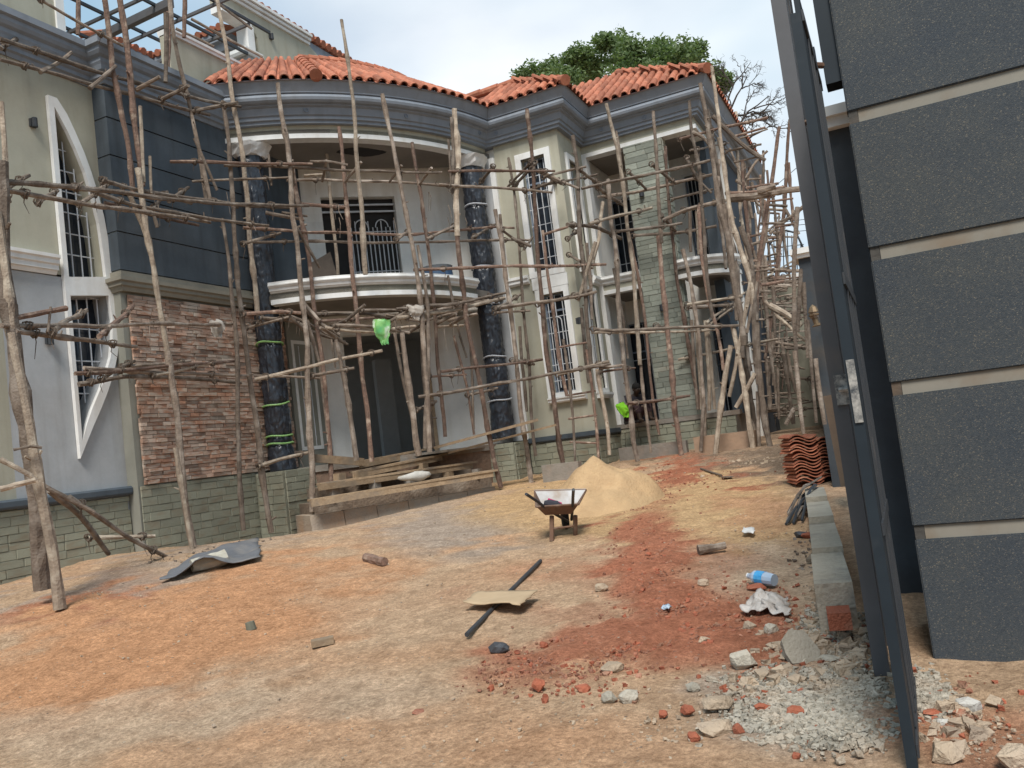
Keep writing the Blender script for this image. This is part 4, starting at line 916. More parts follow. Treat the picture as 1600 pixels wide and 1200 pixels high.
# bay scaffold
W = s_bay
P(W, [(774,328),(782,370),(789,421),(796,471),(802,522),(807,560),(814,644),(822,695),(831,754)], 'O', .05, 0, .06); P(W, [(781,335),(786,372),(790,415)], 'O', .04)
P(W, [(795,247),(804,298),(811,366),(817,471),(824,556),(831,644),(839,712)], 'I', .033, 0, .045); P(W, [(812,510),(816,570),(824,645)], 'I', .045)
P(W, [(823,170),(829,231),(833,298),(838,381),(843,446),(849,505),(856,571),(866,636),(873,687),(882,735)], 'O', .045, 1, .062)
P(W, [(848,360),(856,429),(865,488),(873,556),(880,600),(885,620)], 'O', .04, 1, .045)
P(W, [(894,212),(901,264),(903,315),(907,370),(912,421),(914,454),(919,520),(924,571)], 'O', .05, 0, .055); P(W, [(916,380),(922,440),(925,500)], 'I', .045)
P(W, [(933,577),(939,619),(948,670),(951,712)], 'O', .05, 2); P(W, [(908,480),(914,560),(920,600)], 'I', .05)
P(W, [(700,268),(780,268),(866,267)], 'O', .034, 1); P(W, [(686,288),(740,293),(829,296),(863,300)], 'O', .036)
for q in [(770,259,748,288), (829,253,794,292), (835,255,800,294), (833,263,878,288)]: L2(W, *q, row=('O', 'I'), r=.04)
P(W, [(850,276),(916,261)], 'O', .033); P(W, [(840,291),(890,282),(933,272)], 'I', .032); P(W, [(845,268),(880,284),(905,294)], 'O', .04); P(W, [(820,298),(850,290),(876,277)], 'I', .033)
P(W, [(850,367),(887,355)], 'O', .035, 1); P(W, [(800,372),(830,386)], 'O', .045); L2(W, 819,390,833,370, row=('O', 'I'), r=.035)
P(W, [(772,483),(790,475),(811,459)], 'O', .04); P(W, [(779,481),(856,471),(904,463),(931,456)], 'O', .042, 0); P(W, [(772,489),(829,485)], 'I', .03); P(W, [(840,476),(890,464),(925,452)], 'O', .038)
L2(W, 801,563,833,570, row=('O', 'I'), r=.045); L2(W, 815,592,835,590, r=.035); P(W, [(872,583),(910,575),(953,566)], 'O', .046, 2); L2(W, 936,577,973,571, r=.04); L2(W, 938,583,993,575, r=.03, c=1)
L2(W, 889,398,916,410, r=.036, row=('I', 'O')); P(W, [(931,378),(918,420),(904,471)], 'O', .05, 2, wob=.4)
# ladder leaning on the bay
lad = thing('ladder', (-6, 15.3, .8), 'home made pole ladder with four rungs leaning below the tall bay window', 'ladder')
DL_ = Drow('O', 900, 700)-.1
def PL(pts, nm, r, c): return P(lad, pts, DL_, r, c, name=nm, wob=.6)
PL([(880,530),(889,585),(894,644),(898,722)], 'rail', .038, 0); PL([(917,545),(926,602),(931,661),(934,722)], 'rail', .04, 1)
for q in ((874,543,922,534), (886,618,931,611), (888,654,934,648), (890,691,935,692)): PL([(q[0], q[1]), (q[2], q[3])], 'rung', .028, 1)
# pier scaffold
W = s_pier
P(W, [(947,162),(966,237),(975,316),(985,381),(990,421),(993,488),(998,539),(1000,571)], 'O', .045, 2, .055)
P(W, [(950,281),(955,340),(961,381),(965,437),(968,505),(975,571),(985,636),(990,695),(996,722)], 'O', .05, 0, .06); P(W, [(960,420),(972,480),(982,560)], 'I', .042); P(W, [(942,315),(938,370),(925,420)], 'I', .05, 2)
P(W, [(963,205),(970,260),(980,345)], 'I', .04); P(W, [(1020,173),(1025,253),(1031,347),(1033,380)], 'O', .045, 0, .05)
P(W, [(1029,368),(1034,437),(1041,488),(1047,556),(1054,636),(1064,714)], 'O', .06, 1, .068)
P(W, [(1039,229),(1042,281),(1048,345),(1059,437),(1071,505),(1081,571),(1094,640)], 'I', .04, 1, .05)
P(W, [(982,360),(998,429),(1005,488),(1014,577),(1020,627),(1030,680)], 'I', .042, 1); P(W, [(1000,560),(1007,627),(1016,708)], 'O', .042, 0)
P(W, [(1077,158),(1081,206),(1094,269),(1100,362),(1102,404),(1107,455),(1114,497)], 'O', .04, 0, .05); P(W, [(1092,320),(1095,395),(1108,470),(1122,520),(1130,580)], 'O', .05, 1)
P(W, [(1066,390),(1080,450),(1092,520),(1101,636)], 'O', .05, 0); P(W, [(1078,330),(1080,395)], 'I', .05); P(W, [(1088,330),(1092,398)], 'I', .04, 2)
for x in (1086, 1093, 1106, 1112): P(W, [(x-6, 500), (x-1, 570), (x+3, 640)], 'I', R.uniform(.04, .06), R.choice((0, 0, 2)))
P(W, [(1099,620),(1095,704)], 'O', .05); P(W, [(1102,631),(1103,690)], 'I', .05)
P(W, [(907,296),(1000,276),(1108,249)], 'O', .04); P(W, [(934,308),(988,302),(1060,285),(1113,273)], 'I', .045)
for q in [(902,263,938,290), (1017,257,1056,285), (982,269,1012,296), (1073,247,1090,281), (930,290,975,320)]: L2(W, *q, row=('O', 'I'), r=.042)
L2(W, 1049,311,1115,296, row='I', r=.035); P(W, [(887,350),(934,355),(971,372)], ('O', 'I'), .055); P(W, [(921,350),(960,340),(1020,324)], 'O', .042, 2); P(W, [(961,362),(1020,355),(1066,349)], 'O', .04); P(W, [(990,369),(1050,366),(1120,352)], 'I', .044)
P(W, [(1036,344),(1068,330),(1125,314)], 'O', .05); P(W, [(1068,328),(1135,312)], 'I', .055, 2); L2(W, 1032,337,1054,362, row=('O', 'I'), r=.045); L2(W, 886,372,905,355, row=('O', 'I'), r=.035)
P(W, [(926,513),(958,517),(1040,511),(1120,510),(1155,509)], 'O', .042, 0); P(W, [(924,520),(965,520),(1040,518),(1120,515)], 'I', .034, 2); L2(W, 1026,508,1042,514, row=('O', 'I'), r=.05)
P(W, [(1058,561),(1120,549),(1215,529)], (18.3, 'O'), .036, 2); P(W, [(980,630),(1030,624),(1078,619)], 'O', .04, 1); P(W, [(1074,476),(1120,468),(1161,462)], 'O', .045, 2); P(W, [(1074,480),(1150,476)], 'I', .05)
P(W, [(1104,506),(1148,470),(1209,425),(1264,394)], 'O', .035, 2); P(W, [(1108,508),(1150,478)], 'I', .035, 2)
P(W, [(1062,216),(1095,208),(1124,201)], 'O', .038, 1); P(W, [(1082,206),(1100,215),(1114,232)], 'O', .045); P(W, [(1074,248),(1091,282),(1112,302)], 'O', .038); P(W, [(1078,235),(1140,222)], 'I', .03)
# far corner scaffold
W = s_far
P(W, [(1094,130),(1104,181),(1111,231),(1118,282),(1126,331),(1141,387),(1148,438),(1158,489),(1163,540)], 'O', .05, 0, .08)
P(W, [(1112,103),(1116,130),(1123,186),(1129,240),(1141,331),(1156,387),(1172,438),(1180,500)], 'O', .04, 2, .065)
P(W, [(1105,170),(1113,225),(1126,300),(1150,400)], 'I', .06, 0); P(W, [(1148,176),(1153,240),(1158,331),(1170,420)], 'I', .055, 2)
P(W, [(1158,354),(1168,387),(1175,421),(1185,500)], 'O', .06); P(W, [(1122,215),(1132,262),(1140,330)], 'I', .05, 2); P(W, [(1160,250),(1165,330),(1176,420)], 'E', .045, 1); P(W, [(1124,250),(1122,330),(1136,420)], 'I', .05, 0); P(W, [(1134,320),(1150,430),(1160,560)], 'I', .07, 0)
P(W, [(1218,197),(1209,257),(1197,331),(1188,395),(1183,472),(1180,521)], 'E', .042, 1, .055); P(W, [(1234,187),(1231,240),(1224,331),(1214,421),(1207,489),(1196,560)], 'F', .042, 1, .05); P(W, [(1233,253),(1236,300),(1240,345)], 'F', .042, 1)
P(W, [(1192,236),(1194,290),(1192,350)], 'F', .04); P(W, [(1188,273),(1190,330)], 'F', .04, 1)
P(W, [(1246,323),(1241,421),(1242,489),(1250,600)], 10.6, .035, 0); P(W, [(1224,320),(1247,366)], 'F', .05); P(W, [(1200,330),(1190,400),(1200,520),(1215,640)], 'F', .05)
P(W, [(1145,510),(1158,586),(1168,645),(1178,712)], 'O', .058, 2, .07); P(W, [(1183,505),(1188,594),(1194,662),(1205,700)], 'O', .065, 0, .075); P(W, [(1183,611),(1187,704)], 17.2, .05, 0)
P(W, [(1173,436),(1158,521),(1148,580),(1138,620)], 'O', .055, 2); P(W, [(1183,440),(1168,521)], 'O', .045); P(W, [(1180,583),(1165,612),(1150,637)], 'O', .06, 2, wob=.3); P(W, [(1165,520),(1170,600),(1182,695)], 'I', .055); P(W, [(1172,420),(1180,520),(1186,600)], 'O', .075, 0); P(W, [(1160,540),(1175,640),(1182,680)], 'I', .06)
P(W, [(1130,320),(1142,420),(1150,500)], 'O', .06)
P(W, [(1133,199),(1165,192),(1199,184)], 'E', .042, 1); P(W, [(1148,213),(1195,199)], 'E', .034, 1); P(W, [(1156,216),(1200,202)], 'F', .028); P(W, [(1134,238),(1190,226)], 'E', .033); P(W, [(1146,253),(1192,243)], 'E', .028); L2(W, 1165,280,1188,278, row='E', r=.03); P(W, [(1165,280),(1180,255),(1200,236)], 'E', .035); P(W, [(1113,181),(1150,218),(1167,233),(1195,251)], ('O', 'E'), .06, 0, .045)
P(W, [(1165,294),(1190,290),(1215,287)], 'E', .035, 1); P(W, [(1141,309),(1180,306),(1209,300),(1258,295)], 'E', .10, 0, .075, name='log'); P(W, [(1138,302),(1175,300),(1227,292)], 'E', .045, 1); P(W, [(1185,300),(1200,296),(1214,292)], 17.0, .09, 0, name='log')
P(W, [(1140,232),(1170,300),(1195,330)], 'F', .035); P(W, [(1150,282),(1165,292)], 'E', .045)
P(W, [(1175,416),(1209,421),(1240,424),(1262,421)], 'F', .055); P(W, [(1202,365),(1228,345),(1256,322)], 'F', .045, 0, .06); P(W, [(1190,368),(1215,348),(1245,335)], 'F', .035)
P(W, [(1202,477),(1230,492),(1253,508)], 'E', .08, 2, wob=.2, name='plank'); P(W, [(1195,470),(1210,490),(1250,525),(1300,560)], 'E', .04, 2); P(W, [(1212,535),(1250,543),(1288,548)], 'F', .05, 0)
P(W, [(1180,645),(1220,640),(1255,642)], 'F', .045); P(W, [(1176,500),(1250,495)], 'F', .035)
for q in [[(1215,575),(1218,655)], [(1224,552),(1234,620),(1239,662)], [(1241,552),(1250,620),(1256,676)], [(1273,560),(1280,610),(1290,662)], [(1197,560),(1202,640)], [(1232,581),(1234,640)], [(1206,520),(1200,640)], [(1222,530),(1230,600)], [(1262,500),(1268,600),(1275,660)], [(1240,640),(1228,665)], [(1258,440),(1262,560)], [(1208,440),(1212,560)], [(1252,420),(1246,520)]]:
    P(W, q, 10.4 if q[0][0] > 1238 else ('Z' if q[0][0] > 1228 else 'F'), R.uniform(.025, .04) if q[0][0] > 1238 else R.uniform(.04, .07), 0)
for i in range(46):
    x = R.uniform(1160, 1215); y = R.uniform(300, 470); ln = R.uniform(12, 42)
    L2(W, x, y, x+ln, y-ln*R.uniform(-.1, .35), row=R.choice(('E', 'F', 'Z', 'F')), r=R.uniform(.025, .045), c=R.choice((0, 0, 1)))
for i in range(62):
    x = R.uniform(1150, 1232); y = R.uniform(250, 560); ln = R.uniform(30, 120); L2(W, x, y, x+R.uniform(-8, 16), y+ln, row=R.choice(('F', 'Z', 'I')), r=R.uniform(.025, .05), c=R.choice((0, 0, 1)))
for i in range(60):
    x = R.uniform(1160, 1232); y = R.uniform(430, 650); ln = R.uniform(25, 70); L2(W, x, y, x+ln, y-ln*R.uniform(-.15, .2), row=R.choice(('F', 'Z', 'Z')), r=R.uniform(.02, .045), c=0)
lean = P(None, [(1142,540),(1131,605),(1123,662),(1118,712)], Drow('O', 1118, 711)-.3, .06, 2, .065, wob=.3, name='leaning_plank'); tag(lean, 'pale peeled timber leaning against the corner scaffold beside a low block wall', 'timber')
# ------------------------------------------------------------------ porch: formwork steps, boards, sack, drum
steps = thing('formwork_steps', (-8.3, 13, .8), 'rough timber formwork boards for the porch steps', 'formwork')
def BD(par, x0, y0, x1, y1, d0, d1, wd_, t_, nm='plank', m_=sawn, up=(0, 0, 1)):
    mb = MB(); mb.board(atD(x0, y0, d0), atD(x1, y1, d1), wd_, t_, up); return mb.build(nm, m_, par)
# earth and brick fill under each tread
fillm = mat('step_fill', (.22, .165, .12), (.14, .105, .08), 8, bump=1.0, bscale=22, c3=(.30, .25, .2), s3=3)
treads = [((484,782,772,735), 14.6, 16.0, .30), ((495,757,740,722), 15.0, 16.5, .30), ((552,738,692,710), 15.5, 16.6, .30), ((560,722,660,703), 15.9, 16.9, .25)]
for (q, d0, d1, ww) in treads:
    BD(steps, *q, d0, d1, ww, .035); BD(steps, q[0]+2, q[1]+5, q[2]-2, q[3]+5, d0-.14, d1-.14, .04, .11, up=(0, 0, 1))
for (qq, d0, d1, ww) in treads:
    a = atD(qq[0]+6, qq[1], d0+.38); b_ = atD(qq[2]-6, qq[3], d1+.38); mb = MB(); dd = Vector((b_.x-a.x, b_.y-a.y)).normalized(); nb = Vector((-dd.y, dd.x))*.9
    top = [a-AZ*.06, b_-AZ*.06, b_-AZ*.06+Vector((nb.x, nb.y, 0)), a-AZ*.06+Vector((nb.x, nb.y, 0))]; mb.add([tuple(p) for p in top]+[(p.x, p.y, .2) for p in top], [(0,1,2,3),(7,6,5,4),(0,4,5,1),(1,5,6,2),(2,6,7,3),(3,7,4,0)]); mb.build('step_fill', fillm, steps)
for (x, y, d) in ((520,765,15.0), (585,752,15.3), (640,748,15.6), (700,740,16.0), (560,738,15.4), (660,726,16.1), (530,742,15.2), (745,735,16.2), (610,732,15.8)):
    p = atD(x, y, d+.1); mb = MB(); mb.box((p.x-.06, p.y-.1, p.z-.14), (p.x+.07, p.y+.1, p.z+.03)); mb.build('support_block', conc if R.random() < .5 else sawn, steps)
BD(steps, 490,716,568,722, 15.2, 15.7, .05, .14)
# concrete apron along the foot of the steps
mb = MB(); a = atD(484, 806, 14.75); b_ = atD(774, 760, 16.1); dd = Vector((b_.x-a.x, b_.y-a.y, 0)).normalized(); ou = Vector((dd.y, -dd.x, 0))
for k_ in range(6):
    p = a.lerp(b_, k_/6); r_ = a.lerp(b_, (k_+1)/6-.003); e = R.uniform(-.012, .012)
    top = [p+AZ*e, r_+AZ*e, r_-dd.cross(AZ)*.9+AZ*e, p-dd.cross(AZ)*.9+AZ*e]; low = [v+Vector((0, 0, .1-v.z)) for v in top]; low[0] = low[0]+ou*.12; low[1] = low[1]+ou*.12
    mb.add([tuple(v) for v in top+low], [(0,1,2,3),(7,6,5,4),(0,4,5,1),(1,5,6,2),(2,6,7,3),(3,7,4,0)])
mb.build('apron', mat('apron_concrete', (.36, .30, .235), (.29, .24, .19), 4, bump=.8, bscale=26, c3=(.40, .26, .16), s3=1.8, p3=(.5, .75)), steps)
mb = MB(); mb.sweep([(-10.15, 12.0), (-7.4, 15.3), (-7.3, 15.9)], [(-1.0, .2), (-.3, .2), (-.3, .6), (-1.0, .7)]); o = mb.build('step_base', conc, steps)
ramp = thing('ramp_boards', (-7.3, 14.8, 1.6), 'two long sawn boards laid as a ramp up to the porch', 'boards')
BD(ramp, 678,700,840,656, 15.9, 16.0, .18, .05); BD(ramp, 700,708,868,664, 16.2, 16.4, .2, .04)
mb = MB(); p0 = atD(648, 748, 15.3); vs_ = []; n = 14
for i in range(7):
    th = math.pi*i/6
    for j in range(n):
        ph = 2*math.pi*j/n; rr = 1+.25*noise.noise(Vector((math.cos(ph)*2, math.sin(ph)*2, th*2)))
        vs_.append((p0.x+.19*rr*math.sin(th)*math.cos(ph)+.1*math.sin(th)*math.sin(ph), p0.y+.2*rr*math.sin(th)*math.sin(ph)+.15*math.sin(th)*math.cos(ph), p0.z+.04+.075*rr*math.cos(th)*(1+.3*math.cos(ph))))
mb.add(vs_, [(i*n+j, i*n+(j+1) % n, (i+1)*n+(j+1) % n, (i+1)*n+j) for i in range(6) for j in range(n)])
tag(mb.build('sack', mat('sack_cloth', (.50, .48, .44), (.38, .36, .32), 8, bump=.6, bscale=20), smoothf=True), 'crumpled white sack lying on the lowest formwork tread', 'sack')
dp = vplane(D0, D1)(2.75, 4.82, -.45)
drum = thing('plastic_drum', dp, 'blue plastic drum standing at the back of the porch balcony', 'drum')
mb = MB(); x, y, z = dp; mb.tube([(x, y, z), (x, y, z+.05), (x, y, z+.2), (x, y, z+.42), (x, y, z+.46), (x, y, z+.66)], [.3, .32, .33, .32, .35, .33], 20); mb.build('drum_body', mat('blue_drum', (.05, .10, .20), (.06, .10, .15), 4, rough=.5), drum)
mb = MB(); mb.tube([(x, y, z+.62), (x, y, z+.69)], [.35, .35], 20); mb.build('rim', mat('grey_rim', (.13, .14, .15)), drum)
shv = vplane(D0, D1)(.35, 4.85, -.5); shv = Vector(shv)
mb = MB(); mb.obox(shv+Vector((0, 0, .55)), Vector((.34, .34, .25)), Vector((.02, -.02, .01)), Vector((-.1, -.1, .8))); tag(mb.build('plywood_offcut', mat('brown_board', (.13, .105, .085), (.1, .08, .065))), 'dark plywood offcut leaning beside the balcony door', 'plywood')
# green bag and pale rags caught on the scaffold
def rag(px, py, D, w_, h_, m_, name, label, cat, seed=0, par=None):
    p0 = atD(px, py, D); n = 10; k = 9; vs_ = []
    for side in (0, 1):
        for i in range(k+1):
            for j in range(n+1):
                u = (j/n-.5); v = i/k; ww = w_*(.55+.75*math.sin(math.pi*min(1, .25+v*.85))) if h_ > w_ else w_
                dy = (.5-side)*.09*math.sin(math.pi*(j/n))*math.sin(math.pi*min(1, v+.1))
                q = Vector((u*3, v*3, seed+side)); vs_.append(p0+AR*(u*ww+.05*noise.noise(q))+Vector((0, 0, -v*h_+.05*noise.noise(q+Vector((9, 0, 0)))))+AF*(-dy*1.5+.05*noise.noise(q*2)))
    m1 = (k+1)*(n+1); F_ = []
    for i in range(k):
        for j in range(n):
            a = i*(n+1)+j; F_.append((a, a+1, a+n+2, a+n+1)); F_.append((m1+a+1, m1+a, m1+a+n+1, m1+a+n+2))
    for i in range(k):
        for j in (0, n): a = i*(n+1)+j; F_.append((a, a+n+1, m1+a+n+1, m1+a))
    mb = MB(); mb.add(vs_, F_); o = mb.build(name, m_, par, smoothf=True)
    if not par: tag(o, label, cat)
    return o
bagm = mat('green_bag', (.10, .36, .13), (.25, .45, .12), 5, rough=.5, c3=(.55, .62, .5), s3=4, p3=(.5, .6))
rag(595, 499, Drow('O', 595, 500)-.12, .24, .44, bagm, 'plastic_bag', 'green and white plastic bag hanging from the porch scaffold', 'plastic bag', 3)
rag(648, 477, Drow('O', 650, 480)-.1, .22, .26, mat('dirty_rag', (.45, .41, .36), (.3, .26, .22), 8), 'rag', 'dirty white rag tied round a pole of the porch scaffold', 'rag', 8); rag(338, 500, Drow('O', 338, 500)-.05, .18, .28, mat('grey_rag', (.36, .33, .29), (.28, .25, .22)), 'rag', 'grey rag tied to the scaffold in front of the brick wall', 'rag', 12)
rag(1070, 628, 18.6, .3, .22, white, 'paper_sheet', 'torn white sheet stuck low on the stone pier', 'sheet', 21)
# ------------------------------------------------------------------ roof frame of steel tubes above the flat roof
fr = thing('roof_frame', (-12.6, 13, 8.9), 'open frame of dark steel tubes above the flat roof of the wing', 'frame')
Zf = 11.0
def pf(px, py, z=Zf): p = on(px, py, 2, z); return p
base = pf(108, 51)
for k_ in range(4):      # members along X
    y_ = base.y+.0+k_*.98
    mb = MB(); mb.board((base.x-.15, y_, Zf), (base.x+(4.2, 4.2, 3.0, 1.6)[k_], y_, Zf), .05, .06); mb.build('steel_tube', steelgrey, fr)
for k_ in range(5):      # members along Y
    x_ = base.x+k_*1.0
    mb = MB(); mb.board((x_, base.y-.9, Zf+.07), (x_, base.y+(3.2, 3.4, 3.0, 2.6, 1.6)[k_], Zf+.07), .05, .06); mb.build('steel_tube', steel, fr)
mb = MB(); mb.board(pf(100, 86), pf(268, 4), .12, .16); mb.build('main_beam', steelgrey, fr)
for (x, y0, y1) in ((122, -15, 56), (290, 0, 60), (262, 20, 125)):
    P(fr, [(x, y0), (x, y1)], 15.6, .05, 1, name='post')
for q in ((335,0,392,45), (275,45,335,75), (300,30,410,88)): L2(fr, *q, row=16.0, r=.035, name='brace')
# ------------------------------------------------------------------ yard: sand pile, barrow, sheets and scrap
bp_ = gp(924, 800); cx, cy = bp_.x, bp_.y+.55
mb = MB(); n = 64; vs_ = []
for j in range(n+1):
    for i in range(n+1):
        x = (i/n-.5)*3.9; y = (j/n-.5)*3.2; a = (x*.96+y*.25)*1.1; b_ = (-x*.25+y*.96)*1.08
        d = math.sqrt(((a+.1)/(.98 if a > -.1 else 1.1))**2+(b_/1.0)**2); h = .73*max(0, 1-(math.sqrt(d*d+.012)-.06))**1.0 if d < 1 else 0*(1+.1*noise.noise(Vector((x*2, y*2, 0))))
        d2 = math.sqrt(((a-.4)/.55)**2+((b_-.15)/.65)**2); hb = .46*max(0, 1-d2**2.2)**.8 if d2 < 1 else 0; h = max(h, hb)+.12*math.sqrt(max(0, h*hb)); h -= .09*max(0, noise.noise(Vector((x*3.2+5, y*3.2, 2)))-.15)*min(1, h*4)*2; h += (.07*noise.noise(Vector((x*2.6, y*2.6, 8)))+.035*noise.noise(Vector((x*7, y*7, 8))))*min(1, h*4)
        h += .05*noise.fractal(Vector((x*3, y*3, 4)), 1, 2, 4)*min(1, h*6)
        vs_.append((cx+x, cy+y, gz(cx+x, cy+y)+h-.05 if h > .01 else gz(cx+x, cy+y)-.06))
mb.add(vs_, [(j*(n+1)+i, j*(n+1)+i+1, (j+1)*(n+1)+i+1, (j+1)*(n+1)+i) for j in range(n) for i in range(n)])
sandm = mat('builders_sand', (.50, .335, .18), (.40, .26, .14), 4, bump=1.0, bscale=28, c3=(.40, .27, .145), s3=2, p3=(.5, .75))
tag(mb.build('sand_pile', sandm, smoothf=True), 'heap of yellow building sand behind the wheelbarrow', 'sand pile')
# wheelbarrow, standing on its legs, handles to the left, wheel behind
A = gp(862, 846); Bp = gp(884, 832)
wb = thing('wheelbarrow', A, 'rusty wheelbarrow with a worn pale tray in front of the sand heap', 'wheelbarrow')
o3 = Vector(A); Dw = math.hypot(A.x, A.y); K1 = Dw/FPX     # metres per photo pixel at the barrow
AX = Vector((math.cos(YAW), math.sin(YAW), 0)); AY = Vector((-math.sin(YAW), math.cos(YAW), 0)); AZ = Vector((0, 0, 1))
def wbp(px, py, dep=0):  # photo pixel to a point dep metres behind the legs
    p = atD(px, py, Dw+dep); return p
tf = [wbp(846, 800), wbp(895, 802), wbp(918, 772), wbp(836, 778)]
# tray: floor rect and rim rect, open to the front top
rim = [wbp(838, 792, -.05), wbp(904, 788, -.05), wbp(916, 766, .55), wbp(835, 768, .5)]
flo = [wbp(852, 805, .05), wbp(893, 803, .05), wbp(899, 795, .4), wbp(850, 797, .4)]
mb = MB(); t_ = .012
def quadthick(a, b_, c, d, th=.012):
    nrm = (Vector(b_)-Vector(a)).cross(Vector(d)-Vector(a)).normalized()*th
    q = [Vector(v) for v in (a, b_, c, d)]; mb.add(q+[v+nrm for v in q], [(0,1,2,3),(7,6,5,4),(0,4,5,1),(1,5,6,2),(2,6,7,3),(3,7,4,0)])
quadthick(rim[0], rim[1], flo[1], flo[0]); quadthick(rim[1], rim[2], flo[2], flo[1]); quadthick(rim[3], rim[0], flo[0], flo[3]); quadthick(flo[0], flo[1], flo[2], flo[3])
mb.build('tray', rust, wb)
mb = MB(); quadthick(rim[2], rim[3], flo[3], flo[2], .01); quadthick(rim[3]+AZ*.02, rim[2]+AZ*.02, rim[2]-AZ*.01, rim[3]-AZ*.01); mb.build('tray_lining', mat('pale_tray', (.52, .51, .5), (.42, .40, .38), 5, rough=.6, c3=(.3, .22, .16), s3=3), wb)
mb = MB(); mb.tube(rim+[rim[0]], .014, 6); mb.build('tray_rim', rust, wb)
for px in (862, 899): p = wbp(px, 806, .1); q = gp(px, 846 if px < 880 else 836); mb = MB(); mb.tube([p, Vector((q.x, q.y, q.z))], .028, 7); mb.build('leg', rust, wb)
mb = MB(); mb.tube([wbp(865, 826, .0), wbp(896, 822, .05)], .014, 6); mb.build('cross_bar', rust, wb)
for s_, e_ in ((wbp(822, 772, -.45), wbp(888, 815, .6)), (wbp(896, 765, -.55), wbp(893, 812, .6))):
    mb = MB(); mb.tube([s_, s_.lerp(e_, .25)+AZ*.0, s_.lerp(e_, .5)-AZ*.02, e_], .018, 7); mb.build('handle', steel, wb)
wc = wbp(883, 812, .75); wc.z = gz(wc.x, wc.y)+.19
mb = MB(); mb.tube([wc+Vector((math.cos(a_)*AY.x*.15+0, math.cos(a_)*AY.y*.15, math.sin(a_)*.15)) for a_ in [2*math.pi*i/20 for i in range(21)]], .045, 8, cap=False); wh = mb.build('wheel', mat('rubber', (.03, .028, .026)), wb)
mb = MB(); mb.tube([wc-AX*.05, wc+AX*.05], .06, 10); mb.build('hub', rust, wh)
p = wbp(850, 786, .22); q = wbp(878, 792, .2)
sh = thing('rolled_tool_bag', p, 'dark grey and pink roll lying in the wheelbarrow tray', 'roll'); mb = MB(); mb.tube([p, p.lerp(q, .3), p.lerp(q, .7), q], [.03, .06, .06, .035], 10); mb.build('roll_body', mat('dark_cloth', (.04, .04, .05)), sh)
mb = MB(); mb.tube([p.lerp(q, .25)+AZ*.055, q+AZ*.035], .018, 6); mb.build('pink_stripe', mat('pink', (.45, .03, .12)), sh)
# sheets lying on the ground
def sheet(name, pix, m_, lift=.02, th=.012, label='', cat='', amp=.03, sub=9, curl=None, freq=2.0):
    """a thin crumpled sheet through four surveyed ground corners"""
    C_ = [gp(*p) for p in pix]; mb = MB(); vs_ = []; n = sub
    for top in (1, 0):
        for j in range(n+1):
            for i in range(n+1):
                u, v = i/n, j/n; p = (C_[0]*(1-u)+C_[1]*u)*(1-v)+(C_[3]*(1-u)+C_[2]*u)*v
                z = gz(p.x, p.y)+lift+amp*(noise.noise(Vector((u*freq, v*freq, len(name))))+.6)+(curl(u, v) if curl else 0)
                e = .03*noise.noise(Vector((u*7, v*7, 2))); vs_.append((p.x+e, p.y+e, z+top*th))
    m1 = (n+1)**2; F_ = []
    for j in range(n):
        for i in range(n):
            a = j*(n+1)+i; F_.append((a, a+1, a+n+2, a+n+1)); F_.append((m1+a+1, m1+a, m1+a+n+1, m1+a+n+2))
    for i in range(n):
        for a, b_ in ((i, i+1), (n*(n+1)+i, n*(n+1)+i+1), (i*(n+1), (i+1)*(n+1)), (i*(n+1)+n, (i+1)*(n+1)+n)): F_.append((a, b_, m1+b_, m1+a))
    mb.add(vs_, F_); return tag(mb.build(name, m_, smoothf=True), label, cat)
tarp = mat('grey_tarp', (.15, .155, .165), (.11, .115, .125), 5, rough=.6, bump=.4, c3=(.20, .19, .18), s3=3)
sheet('tarpaulin', [(250,914),(408,878),(404,852),(290,884)], tarp, .02, .01, 'stiff grey tarpaulin draped over a log on the bare ground', 'tarpaulin', .05, 14, lambda u, v: .11*math.exp(-((u-.42)/.25)**2)*(.4+.6*(1-v))+.05*u*v, 3.5)
p, q = gp(300, 896), gp(356, 884); mb, _ = pole_mesh([p+AZ*.08, q+AZ*.09], .08, .085, stubs=False); tag(mb.build('log', mat('pale_log', (.45, .43, .36), (.33, .30, .24), 8, bump=.4)), 'pale peeled log under the grey tarpaulin', 'log')
p, q = gp(296, 874), gp(348, 873); mb = MB(); mb.board(p+AZ*.05, q+AZ*.05, .12, .02); tag(mb.build('board', sawn), 'thin offcut board behind the grey tarpaulin', 'board')
card = mat('cardboard', (.46, .34, .215), (.40, .29, .18), 4, bump=.2)
sheet('cardboard', [(726,957),(815,963),(842,938),(748,940)], card, .07, .008, 'torn flat piece of brown cardboard lying over the pipe', 'cardboard', .02, 10)
p, q = gp(730, 997), gp(845, 880); mb = MB(); mb.tube([p+AZ*.025, q+AZ*.025], .019, 8); tag(mb.build('pipe', steel), 'long dark steel pipe lying under the cardboard', 'pipe')
blackbag = mat('black_bag', (.045, .048, .055), (.07, .07, .075), 8, rough=.45, bump=.7)
